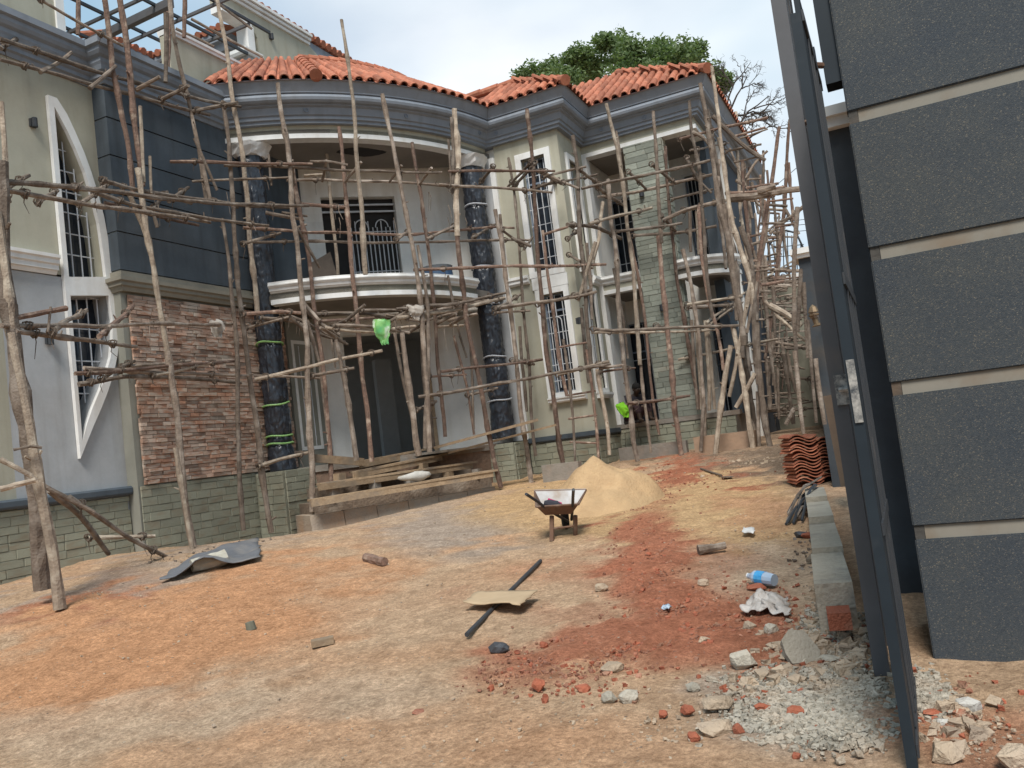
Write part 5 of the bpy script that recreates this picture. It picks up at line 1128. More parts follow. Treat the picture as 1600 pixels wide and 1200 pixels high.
def lump(name, px, py, wpx, hpx, m_, label, cat, seed=0, flat=1.0, sharp=.28, group=None, sides=(7, 5), sm=False, sink=.12):
    """stone-like body standing on the ground at a surveyed point"""
    b_ = gp(px, py); K_ = math.hypot(b_.x, b_.y)/FPX; w_ = wpx*K_/2; h_ = hpx*K_*.82
    rnd_ = random.Random(seed*13+int(px)); bm = bmesh.new(); n_ = 26 if not sm else 60
    pts = []
    for i in range(n_):
        v = Vector((rnd_.gauss(0, 1), rnd_.gauss(0, 1), rnd_.gauss(0, 1))).normalized()
        k = 1-sharp*rnd_.random(); pts.append((v.x*w_*k, v.y*w_*.75*k, v.z*h_/2*flat*k))
    for p in pts: bm.verts.new(p)
    r_ = bmesh.ops.convex_hull(bm, input=bm.verts); bmesh.ops.delete(bm, geom=list({g_ for g_ in r_['geom_interior']+r_['geom_unused'] if isinstance(g_, bmesh.types.BMVert)}), context='VERTS')
    a_ = rnd_.uniform(-.6, .6); bmesh.ops.rotate(bm, verts=bm.verts, cent=(0, 0, 0), matrix=Matrix.Rotation(a_, 3, 'Z') @ Matrix.Rotation(rnd_.uniform(-.2, .2), 3, 'X'))
    zmin = min(v.co.z for v in bm.verts); me = bpy.data.meshes.new(name)
    for v in bm.verts: v.co.z -= zmin+h_*sink
    bm.to_mesh(me); bm.free(); me.materials.append(m_); o = bpy.data.objects.new(name, me); COL.objects.link(o); o.location = (b_.x, b_.y, gz(b_.x, b_.y)); 
    return tag(o, label, cat, group)
st_grey = mat('grey_rubble', (.41, .37, .305), (.31, .28, .225), 9, bump=.8, bscale=60, rnd=.2, c3=(.40, .32, .24), s3=4)
st_tan = mat('tan_rubble', (.46, .36, .26), (.38, .29, .205), 9, bump=.8, bscale=60, rnd=.15, c3=(.36, .28, .21), s3=4)
st_red = mat('red_brick_rubble', (.36, .11, .06), (.28, .09, .05), 12, bump=.8, bscale=60, rnd=.2, c3=(.36, .22, .15), s3=5)
st_white = mat('white_rubble', (.52, .50, .46), (.42, .40, .36), 9, bump=.6, bscale=50)
lump('plastic_bag', 780, 1018, 42, 26, blackbag, 'crumpled black plastic bag below the end of the long pipe', 'plastic bag', 1, sharp=.5, sm=True)
clr = mat('clear_bag', (.55, .51, .47), (.38, .33, .29), 9, rough=.3, bump=1.0, bscale=24)
sheet('plastic_bag', [(1160,964),(1238,970),(1230,944),(1178,940)], clr, .02, .006, 'crumpled translucent plastic bag below the blue bottle', 'plastic bag', .045, 22, lambda u, v: .07*math.sin(math.pi*u)*math.sin(math.pi*v)+.014*noise.noise(Vector((u*9, v*9, 5))), 5)
lump('plastic_bag', 1252, 777+62, 26, 16, blackbag, 'small dark plastic bag beside the end of the low wall', 'plastic bag', 4, sharp=.5, sm=True)
ROCKS = [
 ('concrete_chunk', 1164, 1042, 46, 42, st_grey, 'grey wedge of broken concrete left of the upright slab', 1, .15),
 ('concrete_chunk', 1220, 1013, 46, 20, st_tan, 'flat tan slab lying between two concrete chunks', .8, .15),
 ('concrete_chunk', 1205, 988, 26, 22, st_grey, 'small grey block below the translucent bag', 1, .2),
 ('concrete_chunk', 958, 1048, 42, 30, st_tan, 'flat pinkish slab of stone on the red soil', .8, .18),
 ('concrete_chunk', 953, 1098, 30, 26, st_grey, 'squarish grey lump left of its twin on the tan ground', 1, .2),
 ('concrete_chunk', 984, 1096, 36, 32, st_grey, 'rounded grey lump touching a squarish one', 1, .2),
 ('concrete_chunk', 1083, 1080, 26, 22, st_grey, 'small pale grey cube between the red soil and the gravel', 1, .15),
 ('concrete_chunk', 1112, 1066, 22, 18, st_grey, 'small grey stone just above the broad tan slab', 1, .2),
 ('concrete_chunk', 1124, 1108, 60, 34, st_tan, 'broad tan slab of concrete at the left edge of the gravel', .9, .15),
 ('concrete_chunk', 1118, 1146, 62, 34, st_tan, 'broad tan slab lying in front of two red brick pieces', .9, .15),
 ('concrete_chunk', 1480, 1192, 54, 44, st_tan, 'block of pale stone lying right of the gate frame', 1, .15),
 ('concrete_chunk', 1515, 1110, 40, 30, st_white, 'whitish stone below the dark pillar', 1, .2),
 ('concrete_chunk', 1475, 1135, 26, 18, st_white, 'small whitish stone left of a larger one by the gate', 1, .2),
 ('concrete_chunk', 1590, 1198, 60, 50, st_tan, 'big tan boulder at the right edge of the photo', 1, .2),
 ('concrete_chunk', 1290, 1030, 48, 16, st_grey, 'thin grey slab beside the upright concrete slab', .7, .15),
 ('concrete_chunk', 940, 918+5, 24, 20, st_tan, 'small tan stone alone in the middle of the yard', 1, .2),
 ('concrete_chunk', 1100, 915, 22, 18, st_tan, 'small orange stone on the grey soil above the red patch', 1, .2),
 ('brick_fragment', 843, 1080, 26, 30, st_red, 'red and grey brick fragment left of the yellow one', 1, .2),
 ('brick_fragment', 912, 1082, 26, 24, st_red, 'rounded red brown clod near the yellow fragment', 1, .25),
 ('brick_fragment', 1036, 1120, 18, 18, st_red, 'small bright red brick fragment left of a bigger round one', 1, .25),
 ('brick_fragment', 1075, 1115, 28, 24, st_red, 'round bright red brick fragment', 1, .25),
 ('brick_fragment', 1083, 1157, 30, 24, st_red, 'red brick fragment left of the broad tan slab', 1, .2),
 ('brick_fragment', 1157, 1147, 24, 26, st_red, 'red brick fragment right of the broad tan slab', 1, .2),
 ('brick_fragment', 1243, 1117, 30, 20, st_red, 'orange brick fragment lying in the grey gravel', 1, .2),
 ('brick_fragment', 1190, 1110, 26, 16, st_red, 'faded brick fragment on the upper left of the gravel', 1, .2),
 ('brick_fragment', 1228, 1015, 20, 20, st_red, 'orange brick fragment tucked beside the upright slab', 1, .2),
 ('brick_fragment', 1460, 1115, 42, 14, st_red, 'long red brick fragment right of the gate frame', .8, .2),
 ('brick_fragment', 1183, 922, 34, 16, st_red, 'half brick under the blue bottle', .9, .1),
 ('brick_fragment', 655, 1113, 28, 13, st_red, 'flat dull red shard alone on the tan ground', .6, .2),
 ('brick_fragment', 850, 1022-10, 20, 16, st_red, 'dark red clod on the red soil', 1, .25),
 ('brick_fragment', 1268, 832+8, 34, 16, st_red, 'broken red brick against the far end of the low wall', .9, .2),
]
for i, (nm, x, y, w_, h_, m_, lb, fl, shp) in enumerate(ROCKS): lump(nm, x, y, w_, h_, m_, lb, 'stone' if nm[0] == 'c' else 'brick', i+20, fl, shp)
# sawn block, stub, stick
p = gp(1262, 1036); mb = MB(); bx_ = AX.lerp(AY, .1).normalized(); up_ = (AZ*.8+AY*.55+AX*-.08).normalized(); nn_ = bx_.cross(up_).normalized()
pl = [(-.085, -.02), (.075, -.035), (.10, .03), (.055, .155), (-.03, .175), (-.095, .12), (-.10, .04)]
mb.add([p+bx_*a+up_*(b_+.03)+nn_*.0 for a, b_ in pl]+[p+bx_*a*.97+up_*(b_*.97+.03)-nn_*.045 for a, b_ in pl], [tuple(range(7)), tuple(range(13, 6, -1))]+[(k, (k+1) % 7, 7+(k+1) % 7, 7+k) for k in range(7)])
tag(mb.build('concrete_chunk', mat('slab_concrete', (.33, .29, .235), (.27, .24, .19), 9, bump=.7, bscale=50)), 'large upright slab of broken concrete near the foot of the low wall', 'stone')
p, q = gp(487, 1012), gp(522, 1005); mb = MB(); mb.board(p+AZ*.03, q+AZ*.03, .1, .05); tag(mb.build('timber_offcut', sawn), 'short sawn timber offcut on the orange ground', 'timber')
mb = MB(); p = gp(393, 984); mb.tube([p+AZ*.0, p+AZ*.07+AX*-.01], [.045, .04], 9); tag(mb.build('bottle_top', mat('olive', (.16, .16, .12))), 'small upturned grey cup alone on the orange ground', 'cup')
mb, _ = pole_mesh([gp(573, 877)+AZ*.04, gp(604, 883)+AZ*.04], .055, .05); tag(mb.build('branch_stub', barkred), 'short thick brown branch stub in the middle of the yard', 'branch')
mb, _ = pole_mesh([gp(1090, 868)+AZ*.04, gp(1134, 861)+AZ*.05], .05, .03); tag(mb.build('branch_stub', bark), 'dark split branch lying between the sand and the red soil', 'branch')
mb = MB(); mb.board(gp(1266, 882)+AZ*.03, gp(1284, 868)+AZ*.06, .06, .03); tag(mb.build('timber_offcut', sawn), 'pale stick of timber leaning at the side of the low wall', 'timber')
sheet('paper_scrap', [(1160,838),(1178,841),(1180,832),(1163,830)], white, .03, .006, 'white scrap of paper on the yellow sand', 'paper', .02, 4)
sheet('paper_scrap', [(1034,958),(1046,959),(1048,953),(1038,951)], mat('pale_blue_scrap', (.45, .55, .65)), .02, .006, 'pale blue twisted scrap on the red soil', 'paper', .02, 4)
# blue water bottle on its side
bt = thing('water_bottle', gp(1192, 917), 'crushed clear plastic bottle with a blue label lying on rubble', 'bottle'); p, q = gp(1172, 914)+AZ*.07, gp(1212, 919)+AZ*.06
mb = MB(); mb.tube([p, p.lerp(q, .08), p.lerp(q, .25), p.lerp(q, .5), p.lerp(q, .7), q], [.02, .025, .05, .047, .052, .045], 12); mb.build('bottle_body', mat('bottle_plastic', (.42, .50, .60), (.32, .42, .54), 6, rough=.15, spec=.6), bt)
mb = MB(); mb.tube([p.lerp(q, .35), p.lerp(q, .65)], [.053, .054], 12); mb.build('bottle_label', mat('blue_label', (.03, .28, .62), (.1, .4, .7), 30, rough=.4), bt)
mb = MB(); mb.tube([p-(q-p)*.05, p], .022, 8); mb.build('bottle_cap', trim, bt)
# stack of curved clay tiles
tb = gp(1262, 758); ts = thing('tile_stack', tb, 'stack of new curved orange clay roof tiles at the edge of the yard', 'tile stack')
def wavy(w_, ln, am):
    mb = MB(); n = 14; V_ = []
    for yy in (0, ln):
        for t_ in (0, .014):
            for i in range(n+1): V_.append((w_*(i/n-.5), yy-ln/2, am*math.sin(2*math.pi*i/n)+t_))
    m1 = n+1; F_ = []
    for i in range(n): F_ += [(i, i+1, 2*m1+i+1, 2*m1+i), (m1+i+1, m1+i, 3*m1+i, 3*m1+i+1), (i, m1+i, m1+i+1, i+1), (2*m1+i, 2*m1+i+1, 3*m1+i+1, 3*m1+i)]
    F_ += [(0, 2*m1, 3*m1, m1), (n, m1+n, 3*m1+n, 2*m1+n)]
    mb.add(V_, F_); return mb.mesh('clay_tile', tilem)
WT = wavy(.36, .42, .035)
for col_ in range(2):
    for k_ in range(15 if col_ == 0 else 13):
        o = bpy.data.objects.new('clay_tile', WT); COL.objects.link(o); o.parent = ts
        o.location = AX*(.0+col_*.36+R.uniform(-.02, .02))+AY*(.1+R.uniform(-.02, .02)+col_*.08)+Vector((0, 0, .04+k_*.042)); o.rotation_euler = (R.uniform(-.04, .04), R.uniform(-.06, .06), YAW+R.uniform(-.05, .05))
rb = thing('steel_bar_bundle', gp(1262, 800), 'bundle of bent dark steel bars below the tile stack', 'steel bars')
for i in range(13):
    a = gp(1240+R.uniform(-14, 14), 812+R.uniform(-8, 12)); b_ = gp(1282+R.uniform(-8, 6), 775+R.uniform(-12, 14)); mid = a.lerp(b_, .5)+AZ*R.uniform(.05, .22)
    mb = MB(); mb.tube([a+AZ*.03, a.lerp(mid, .6)+AZ*.06, mid, b_+AZ*R.uniform(.05, .2)], .014, 5); mb.build('steel_bar', bark if i % 3 else steel, rb)
mb = MB(); mb.tube([gp(1095, 735)+AZ*.03, gp(1128, 746)+AZ*.03], .016, 6); hp = mb; sp_ = gp(1134, 748); mb.board(sp_-AX*.06+AZ*.03, sp_+AX*.1+AZ*.02, .16, .015); tag(mb.build('shovel', bark), 'dark shovel lying on the sand and red soil', 'shovel')
# low wall of blocks with broken render
def lowwall():
    lw = thing('low_wall', gp(1305, 940), 'low block wall with broken render beside the gate', 'low wall')
    a = Vector((-.54, 5.45)); b_ = Vector((-1.08, 10.3)); d = (b_-a); Ln = d.length; d.normalize(); n_ = Vector((d.y, -d.x)); s = 0; k_ = 0
    while s < Ln-.1:
        l_ = min(R.uniform(.9, 1.4), Ln-s); c = a+d*(s+l_/2); g_ = gz(c.x, c.y); top = .44+.19*(s/Ln)+R.uniform(-.012, .012)
        mb = MB(); e = R.uniform(-.008, .008); mb.obox((c.x+e, c.y, (top+g_-.1)/2), Vector((d.x, d.y, 0))*(l_-.008), Vector((n_.x, n_.y, 0))*(.22+R.uniform(-.01, .01)), Vector((0, 0, top-g_+.1)))
        mb.build('block', mat('cement_cap', (.42, .365, .285), (.34, .295, .23), 8, bump=.8, bscale=30, rnd=.06, c3=(.24, .215, .18), s3=3, p3=(.56, .7)), lw); s += l_; k_ += 1
    c = a-d*.12; g_ = gz(c.x, c.y)
    mb = MB(); mb.obox((c.x, c.y, g_+.14), Vector((d.x, d.y, 0))*.2, Vector((n_.x, n_.y, 0))*.13, Vector((0, 0, .10))); mb.build('brick', st_red, lw)
lowwall()
mb = MB(); mb.box((-5.6, 17.2, .6), (-4.15, 17.38, 1.18)); o = mb.build('block_wall', conc); tag(o, 'low grey block wall in front of the loggia plinth', 'block wall')
mb = MB(); mb.box((-3.95, 17.05, .6), (-2.75, 17.85, 1.22)); o = mb.build('soakaway_wall', mat('orange_block', (.36, .24, .16), (.28, .19, .13), 4, bump=.4)); tag(o, 'low reddish rendered box below the corner balcony', 'block wall')
mb = MB(); p = atD(865, 735, 16.2); mb.box((p.x-.2, p.y-.1, .5), (p.x+.55, p.y+.1, p.z+.12)); o = mb.build('concrete_block', conc); tag(o, 'pale concrete block between the bay and the sand heap', 'concrete block')
# ------------------------------------------------------------------ gate pillar, gate leaves and boundary walls
gp_ = thing('gate_pillar', (.5, 5.3, 0), 'tall dark pebbledashed gate pillar with pale grooves', 'gate pillar')
joint = mat('pillar_groove', (.26, .24, .20), (.22, .20, .165), 3, c3=(.22, .17, .12), s3=3)
mb = MB(); mb.box((.0, 5.046, .02), (1.7, 5.6, 4.7)); mb.build('pillar_core', joint, gp_)
side = mat('pillar_side', (.085, .078, .068), (.055, .052, .048), 4, bump=.5, c3=(.15, .10, .065), s3=2.2)
mb = MB(); mb.box((-.05, 5.042, .03), (-.002, 5.62, 4.7)); mb.build('pillar_flank', side, gp_)
zs = [.02, .77, 1.55, 2.30, 3.08, 3.86, 4.66]
for a, b_ in zip(zs[:-1], zs[1:]):
    mb = MB(); x0, x1, y0, y1, z0, z1 = -.055, 1.72, 5.03, 5.16, a+.036, b_-.036; c_b = .008
    mb.box((x0, y0, z0), (x1, y1, z1)); o = mb.build('panel', pebbledash, gp_)
    bm = bmesh.new(); bm.from_mesh(o.data); bmesh.ops.bevel(bm, geom=bm.edges, offset=.006, segments=2, affect='EDGES'); bm.to_mesh(o.data); bm.free()
for i in range(9):
    x = .05+i*.19; mb = MB(); mb.box((x, 4.96+R.uniform(-.04, .03), -.05), (x+R.uniform(.12, .18), 5.3, R.uniform(.035, .06))); mb.build('footing_stone', R.choice((st_tan, st_red, st_tan)), gp_)
mb = MB(); mb.box((-.14, 5.06, 3.31), (-.047, 5.2, 4.6)); mb.build('guide_bracket', navy, gp_)
mb = MB(); mb.tube([(-.14, 5.08, 3.43), (-.19, 4.98, 3.41)], .018, 7); mb.tube([(-.19, 4.98, 3.37), (-.19, 4.98, 3.45)], .022, 8); mb.build('hinge', rust, gp_)
gl = thing('gate_leaf', (-.17, 4.3, 0), 'dark blue steel gate leaf folded back edge on, worn paint at its lock', 'gate')
mb = MB(); mb.box((-.20, 3.72, .0), (-.158, 3.77, 3.17)); mb.build('stile', navy, gl)
mb = MB(); mb.box((-.18, 3.775, .06), (-.158, 4.7, 3.3)); mb.build('sheet', navy, gl)
mb = MB(); mb.box((-.20, 4.7, .0), (-.158, 4.76, 3.4)); mb.build('stile', navy, gl)
for z_ in (.06, .95, 2.0, 3.15): mb = MB(); mb.box((-.157, 3.775, z_), (-.148, 4.695, z_+.05)); mb.build('rail', steel, gl)
for y_ in (3.95, 4.15, 4.35, 4.55): mb = MB(); mb.box((-.157, y_, .12), (-.15, y_+.03, 3.14)); mb.build('rib', steel, gl)
wornm = mat('worn_paint', (.05, .055, .06), (.48, .45, .40), 26, rough=.6, c3=(.05, .05, .055), s3=16, det=8)
mb = MB(); mb.box((-.192, 3.712, 1.42), (-.160, 3.719, 1.68)); mb.build('lock_plate', wornm, gl)
g2 = thing('gate_leaf', (-.3, 5, 0), 'tall grey steel gate leaf beyond the blue one, nearest to the house', 'gate')
mb = MB(); mb.box((-.345, 4.8, .0), (-.268, 4.86, 4.5)); mb.build('stile', steelgrey, g2)
mb = MB(); mb.box((-.31, 4.865, .1), (-.295, 5.9, 4.4)); mb.build('sheet', steel, g2)
for y_ in (5.0, 5.25, 5.5): mb = MB(); mb.box((-.293, y_, .12), (-.275, y_+.04, 4.3)); mb.build('rib', steel, g2)
mb = MB(); mb.box((-.32, 4.78, 1.50), (-.235, 4.797, 1.66)); mb.tube([(-.30, 4.76, 1.58), (-.2, 4.74, 1.58)], .014, 6); mb.build('lock', wornm, g2)
mb = MB(); mb.tube([(-.275, 4.83, 3.05), (-.21, 4.8, 3.05)], .015, 6); mb.build('hinge', rust, g2)
# boundary wall behind the gate running back along the yard, with dark panels and white coping
bw = thing('boundary_wall', (.0, 9, 0), 'dark boundary wall with white moulded coping behind the gate', 'boundary wall')
xb = -.235
mb = MB(); mb.box((xb-.02, 6.3, .0), (.3, 8.6, 3.42)); mb.build('wall_panel', mat('dark_render', (.06, .07, .08), (.045, .05, .058), 3, bump=.3), bw)
mb = MB(); mb.sweep([(.3, 6.3), (xb-.02, 6.3)][::-1], [(0, 3.42), (.02, 3.42)], cap=False); 
mb = MB(); mb.box((xb-.05, 6.22, 3.42), (.35, 8.7, 3.49)); mb.box((xb-.08, 6.18, 3.49), (.4, 8.75, 3.56)); mb.build('coping', trim, bw)
b2 = thing('boundary_wall', (-.9, 16, .5), 'slate grey boundary wall pillars further back carrying the brass lantern', 'boundary wall')
mb = MB(); mb.box((-.95, 11.2, .1), (-.4, 11.7, 3.4)); mb.build('wall_pillar', mat('pillar_slate', (.05, .058, .065), (.042, .048, .055), 4, bump=.2, c3=(.08, .07, .06), s3=2), b2)
mb = MB(); mb.box((-1.0, 11.14, 3.4), (-.35, 11.8, 3.45)); mb.box((-1.03, 11.1, 3.45), (-.3, 11.85, 3.52)); mb.build('coping', trim, b2)
mb = MB(); mb.sweep([(-.93, 11.7), (-1.46, 17), (-2.0, 24.6)], [(0, .1), (.2, .1), (.2, 3.5), (0, 3.5)]); mb.build('wall_panel', mat('olive_render', (.14, .135, .11), (.11, .105, .085), 2, bump=.3), b2)
mb = MB(); mb.sweep([(-.93, 11.7), (-1.46, 17), (-2.0, 24.6)], [(-.04, 3.5), (.24, 3.5), (.24, 3.6), (-.04, 3.6)]); mb.build('coping', trim, b2)
b3 = thing('boundary_wall', (-1, 24.5, 1), 'low beige boundary wall with white coping at the far end behind the scaffold', 'boundary wall')
mb = MB(); mb.box((-3.2, 24.4, .6), (-1.9, 24.7, 5.1)); mb.build('wall_panel', mat('weathered_render', (.27, .26, .2), (.2, .19, .145), 2, c3=(.13, .12, .09), s3=1.2), b3); mb = MB(); mb.box((-3.2, 24.3, 5.1), (-1.8, 24.8, 5.25)); mb.build('coping', trim, b3)
# ornamental iron screen on the far wall
ir = thing('iron_screen', (-2.0, 24.5, 5.25), 'arched wrought iron screen on top of the far wall', 'iron screen')
ca = atD(1228, 420, 24.4); mb = MB()
tp = [atD(1200, 418, 24.4), atD(1201, 385, 24.4), atD(1212, 368, 24.4), atD(1228, 360, 24.4), atD(1244, 364, 24.4), atD(1254, 385, 24.4), atD(1257, 415, 24.4)]
mb.tube(tp, .03, 6); mb.build('arch', steel, ir)
for i in range(8): mb = MB(); x = 1204+i*7; mb.tube([atD(x, 425, 24.45), atD(x-2, 368+abs(i-3.5)*4-6, 24.45)], .014, 5); mb.build('bar', steel, ir)
for y_ in (385, 400): mb = MB(); mb.tube([atD(1200, y_+3, 24.5), atD(1256, y_-3, 24.5)], .012, 5); mb.build('bar', steel, ir)
# plaster strip / plank leaning at the low wall's far end
mb = MB(); mb.board(atD(1294, 618, 9.6), atD(1322, 760, 9.55), .1, .04, up=(0, 1, 0)); tag(mb.build('leaning_board', mat('brown_plank', (.22, .15, .10), (.17, .12, .085))), 'brown board standing upright just left of the gate', 'board')
# brass lantern
lt = thing('wall_lantern', atD(1268, 505, 10.9), 'small brass lantern fixed to the slate wall pillar beside the gate', 'lantern')
def LP(px, py): return atD(px, py, 10.8)
brass = mat('brass', (.24, .17, .10), (.16, .11, .07), 6, rough=.5, metal=.5)
mb = MB(); mb.tube([LP(1269, 476), LP(1270, 480), LP(1271, 488)], [.004, .04, .065], 8); mb.build('lantern_cap', brass, lt)
mb = MB(); mb.tube([LP(1271, 488), LP(1273, 497)], [.05, .05], 8); mb.build('lantern_glass', mat('amber_glass', (.3, .2, .12), rough=.2), lt)
mb = MB(); mb.tube([LP(1273, 491), LP(1273.5, 493)], .075, 8); mb.tube([LP(1273, 497), LP(1276, 506), LP(1277, 507), LP(1277.5, 509)], [.035, .03, .07, .07], 8); mb.build('lantern_base', brass, lt)
mb = MB(); q = LP(1272, 484); mb.tube([q, q+Vector((.12, .3, 0))], .012, 6); mb.build('bracket', steel, lt)
# ------------------------------------------------------------------ person sitting on the loggia edge
def skin_mesh(name, joints, edges, m_, par, sub=2):
    me = bpy.data.meshes.new(name+'_s'); org = worg(par); me.from_pydata([tuple(Vector(j[0])-org) for j in joints], edges, []); o = bpy.data.objects.new(name, me); COL.objects.link(o)
    md = o.modifiers.new('s', 'SKIN'); sv = me.skin_vertices[0].data
    for i, j in enumerate(joints): sv[i].radius = (j[1], j[1] if len(j) < 3 else j[2]); sv[i].use_root = (i == 0)
    m2_ = o.modifiers.new('d', 'SUBSURF'); m2_.levels = sub; m2_.render_levels = sub
    dg = bpy.context.evaluated_depsgraph_get(); me2 = bpy.data.meshes.new_from_object(o.evaluated_get(dg)); o.modifiers.clear(); o.data = me2; me2.materials.clear(); me2.materials.append(m_)
    for p in me2.polygons: p.use_smooth = True
    o.parent = par; return o
pb = atD(990, 657, 18.35); pb.z = FL+.08
per = thing('person', pb, 'person in dark clothes sitting hunched on the loggia edge beside the stone pier', 'person')
ux = Vector((.78, -.62, 0)); uy = Vector((.62, .78, 0)); Z_ = AZ     # ux: facing direction
def J(f, s, z): return pb+ux*f+uy*s+Z_*z
skinm = mat('dark_skin', (.045, .027, .018), rough=.6); shirt = mat('dark_shirt', (.02, .018, .022), (.03, .025, .03), 8)
trou = mat('maroon_trousers', (.045, .022, .025), (.03, .018, .02), 8)
js = [(J(0,0,.14),.13), (J(.05,0,.30),.135), (J(.13,0,.46),.14), (J(.19,0,.575),.06), (J(.225,0,.615),.052), (J(.27,0,.665),.08), (J(.29,0,.73),.07),
      (J(.13,.17,.53),.06), (J(.27,.22,.36),.045), (J(.44,.12,.40),.035), (J(.51,.08,.41),.03), (J(.13,-.17,.53),.06), (J(.27,-.22,.36),.045), (J(.44,-.12,.40),.035), (J(.51,-.08,.41),.03),
      (J(.05,.10,.13),.09), (J(.40,.14,.36),.07), (J(.44,.14,.09),.045), (J(.46,.14,.03),.04), (J(.58,.15,.02),.03), (J(.05,-.10,.13),.09), (J(.40,-.14,.36),.07), (J(.44,-.14,.09),.045), (J(.46,-.14,.03),.04), (J(.58,-.15,.02),.03)]
es = [(0,1),(1,2),(2,3),(3,4),(4,5),(5,6),(2,7),(7,8),(8,9),(9,10),(2,11),(11,12),(12,13),(13,14),(0,15),(15,16),(16,17),(17,18),(18,19),(0,20),(20,21),(21,22),(22,23),(23,24)]
skin_mesh('body', js, es, skinm, per)
js2 = [(j[0], j[1]*1.17) for j in js[:3]]+[(J(.18,0,.55), .075), (js[7][0], .075), (js[8][0], .06), (js[11][0], .075), (js[12][0], .06)]
skin_mesh('shirt', js2, [(0,1),(1,2),(2,3),(2,4),(4,5),(2,6),(6,7)], shirt, per)
js3 = [(J(0,0,.13),.15), (js[15][0], .11), (js[16][0], .088), (J(.43,.14,.15), .062), (js[20][0], .11), (js[21][0], .088), (J(.43,-.14,.15), .062)]
skin_mesh('trousers', js3, [(0,1),(1,2),(2,3),(0,4),(4,5),(5,6)], trou, per)
mb = MB(); hc = J(.275, 0, .725); vs_ = []
for i in range(7):
    for j in range(14): th = (math.pi*.62)*i/6; ph = 2*math.pi*j/14; vs_.append(hc+ux*(.098*math.sin(th)*math.cos(ph)-.015)+uy*(.09*math.sin(th)*math.sin(ph))+Z_*(.095*math.cos(th)+.02))
mb.add(vs_, [(i*14+j, i*14+(j+1) % 14, (i+1)*14+(j+1) % 14, (i+1)*14+j) for i in range(6) for j in range(14)]); mb.build('hair', mat('black_hair', (.012, .011, .01)), per)
for sgn in (1, -1):
    h0 = J(.51, sgn*.08, .41)
    for k_ in range(4):
        b0 = h0+uy*(sgn*(.02-.014*k_)); l_ = (.06, .07, .066, .05)[k_]; mb = MB(); mb.tube([b0, b0+ux*l_*.6-Z_*.005, b0+ux*l_-Z_*.025], [.010, .009, .006], 6); mb.build('finger', skinm, per)
    mb = MB(); mb.tube([h0-uy*sgn*.02, h0+ux*.02-uy*sgn*.045, h0+ux*.045-uy*sgn*.05], [.011, .01, .007], 6); mb.build('thumb', skinm, per)
for s_ in (-.032, .032):
    mb = MB(); c = J(.352, s_, .70); mb.tube([c, c+ux*.006], [.010, .007], 8); mb.build('eye', mat('eye_tone', (.10, .09, .085)), per)
mb = MB(); mb.tube([J(.35, 0, .70), J(.37, 0, .675), J(.35, 0, .665)], [.01, .016, .012], 7); mb.build('nose', skinm, per)
for s_ in (-.088, .088): mb = MB(); mb.tube([J(.275, s_, .715), J(.27, s_*1.06, .69), J(.275, s_, .66)], [.014, .018, .012], 6); mb.build('ear', skinm, per)
stool = MB(); stool.box((pb.x-.17, pb.y-.17, FL+.08), (pb.x+.17, pb.y+.17, FL+.13)); tag(stool.build('concrete_block', mat('dark_block', (.07, .065, .06))), 'dark block used as a seat by the person on the loggia edge', 'block')
lime = mat('lime_cloth', (.25, .62, .03), (.18, .5, .03), 8)
rag(975, 630, 18.1, .26, .3, lime, 'safety_vest', 'crumpled lime green safety vest beside the sitting person', 'vest', 31)
# ------------------------------------------------------------------ tree behind the house and bare one beside it
def branch(mb, p, d, ln, r, lvl, tips, spread=.6, up_=.15):
    n = 4; pts = [p]; rr = [r]
    for i in range(n): d = (d+Vector((R.gauss(0, .16), R.gauss(0, .16), R.gauss(0, .1)+up_*.2))).normalized(); pts.append(pts[-1]+d*ln/n); rr.append(r*(1-.55*(i+1)/n))
    mb.tube(pts, rr, 6 if lvl < 2 else 4)
    if lvl >= 4: tips.append(pts[-1]); return
    if lvl >= 2: tips.append(pts[2])
    for k_ in range(3 if lvl < 3 else 2):
        q = pts[R.choice((2, 3, 4))]; dd = (d+Vector((R.gauss(0, spread), R.gauss(0, spread), R.gauss(0, spread*.5)+.08))).normalized(); branch(mb, q, dd, ln*R.uniform(.6, .8), rr[-1]*.9, lvl+1, tips, spread, up_)
tr = thing('tree', atD(965, 640, 44), 'broad leafy green tree rising behind the orange roof', 'tree'); tb_ = worg(tr); tb_.z = .9; tr.location = tb_
mb = MB(); mb.tube([tb_, tb_+AZ*6, tb_+AZ*9], [.6, .45, .4], 10); mb.build('trunk', bark, tr)
mb = MB(); tips = []
for k_ in range(7):
    a_ = 2*math.pi*k_/7; branch(mb, tb_+AZ*9, Vector((math.cos(a_), math.sin(a_), .9)).normalized(), 4.0, .28, 1, tips)
mb.build('limbs', bark, tr)
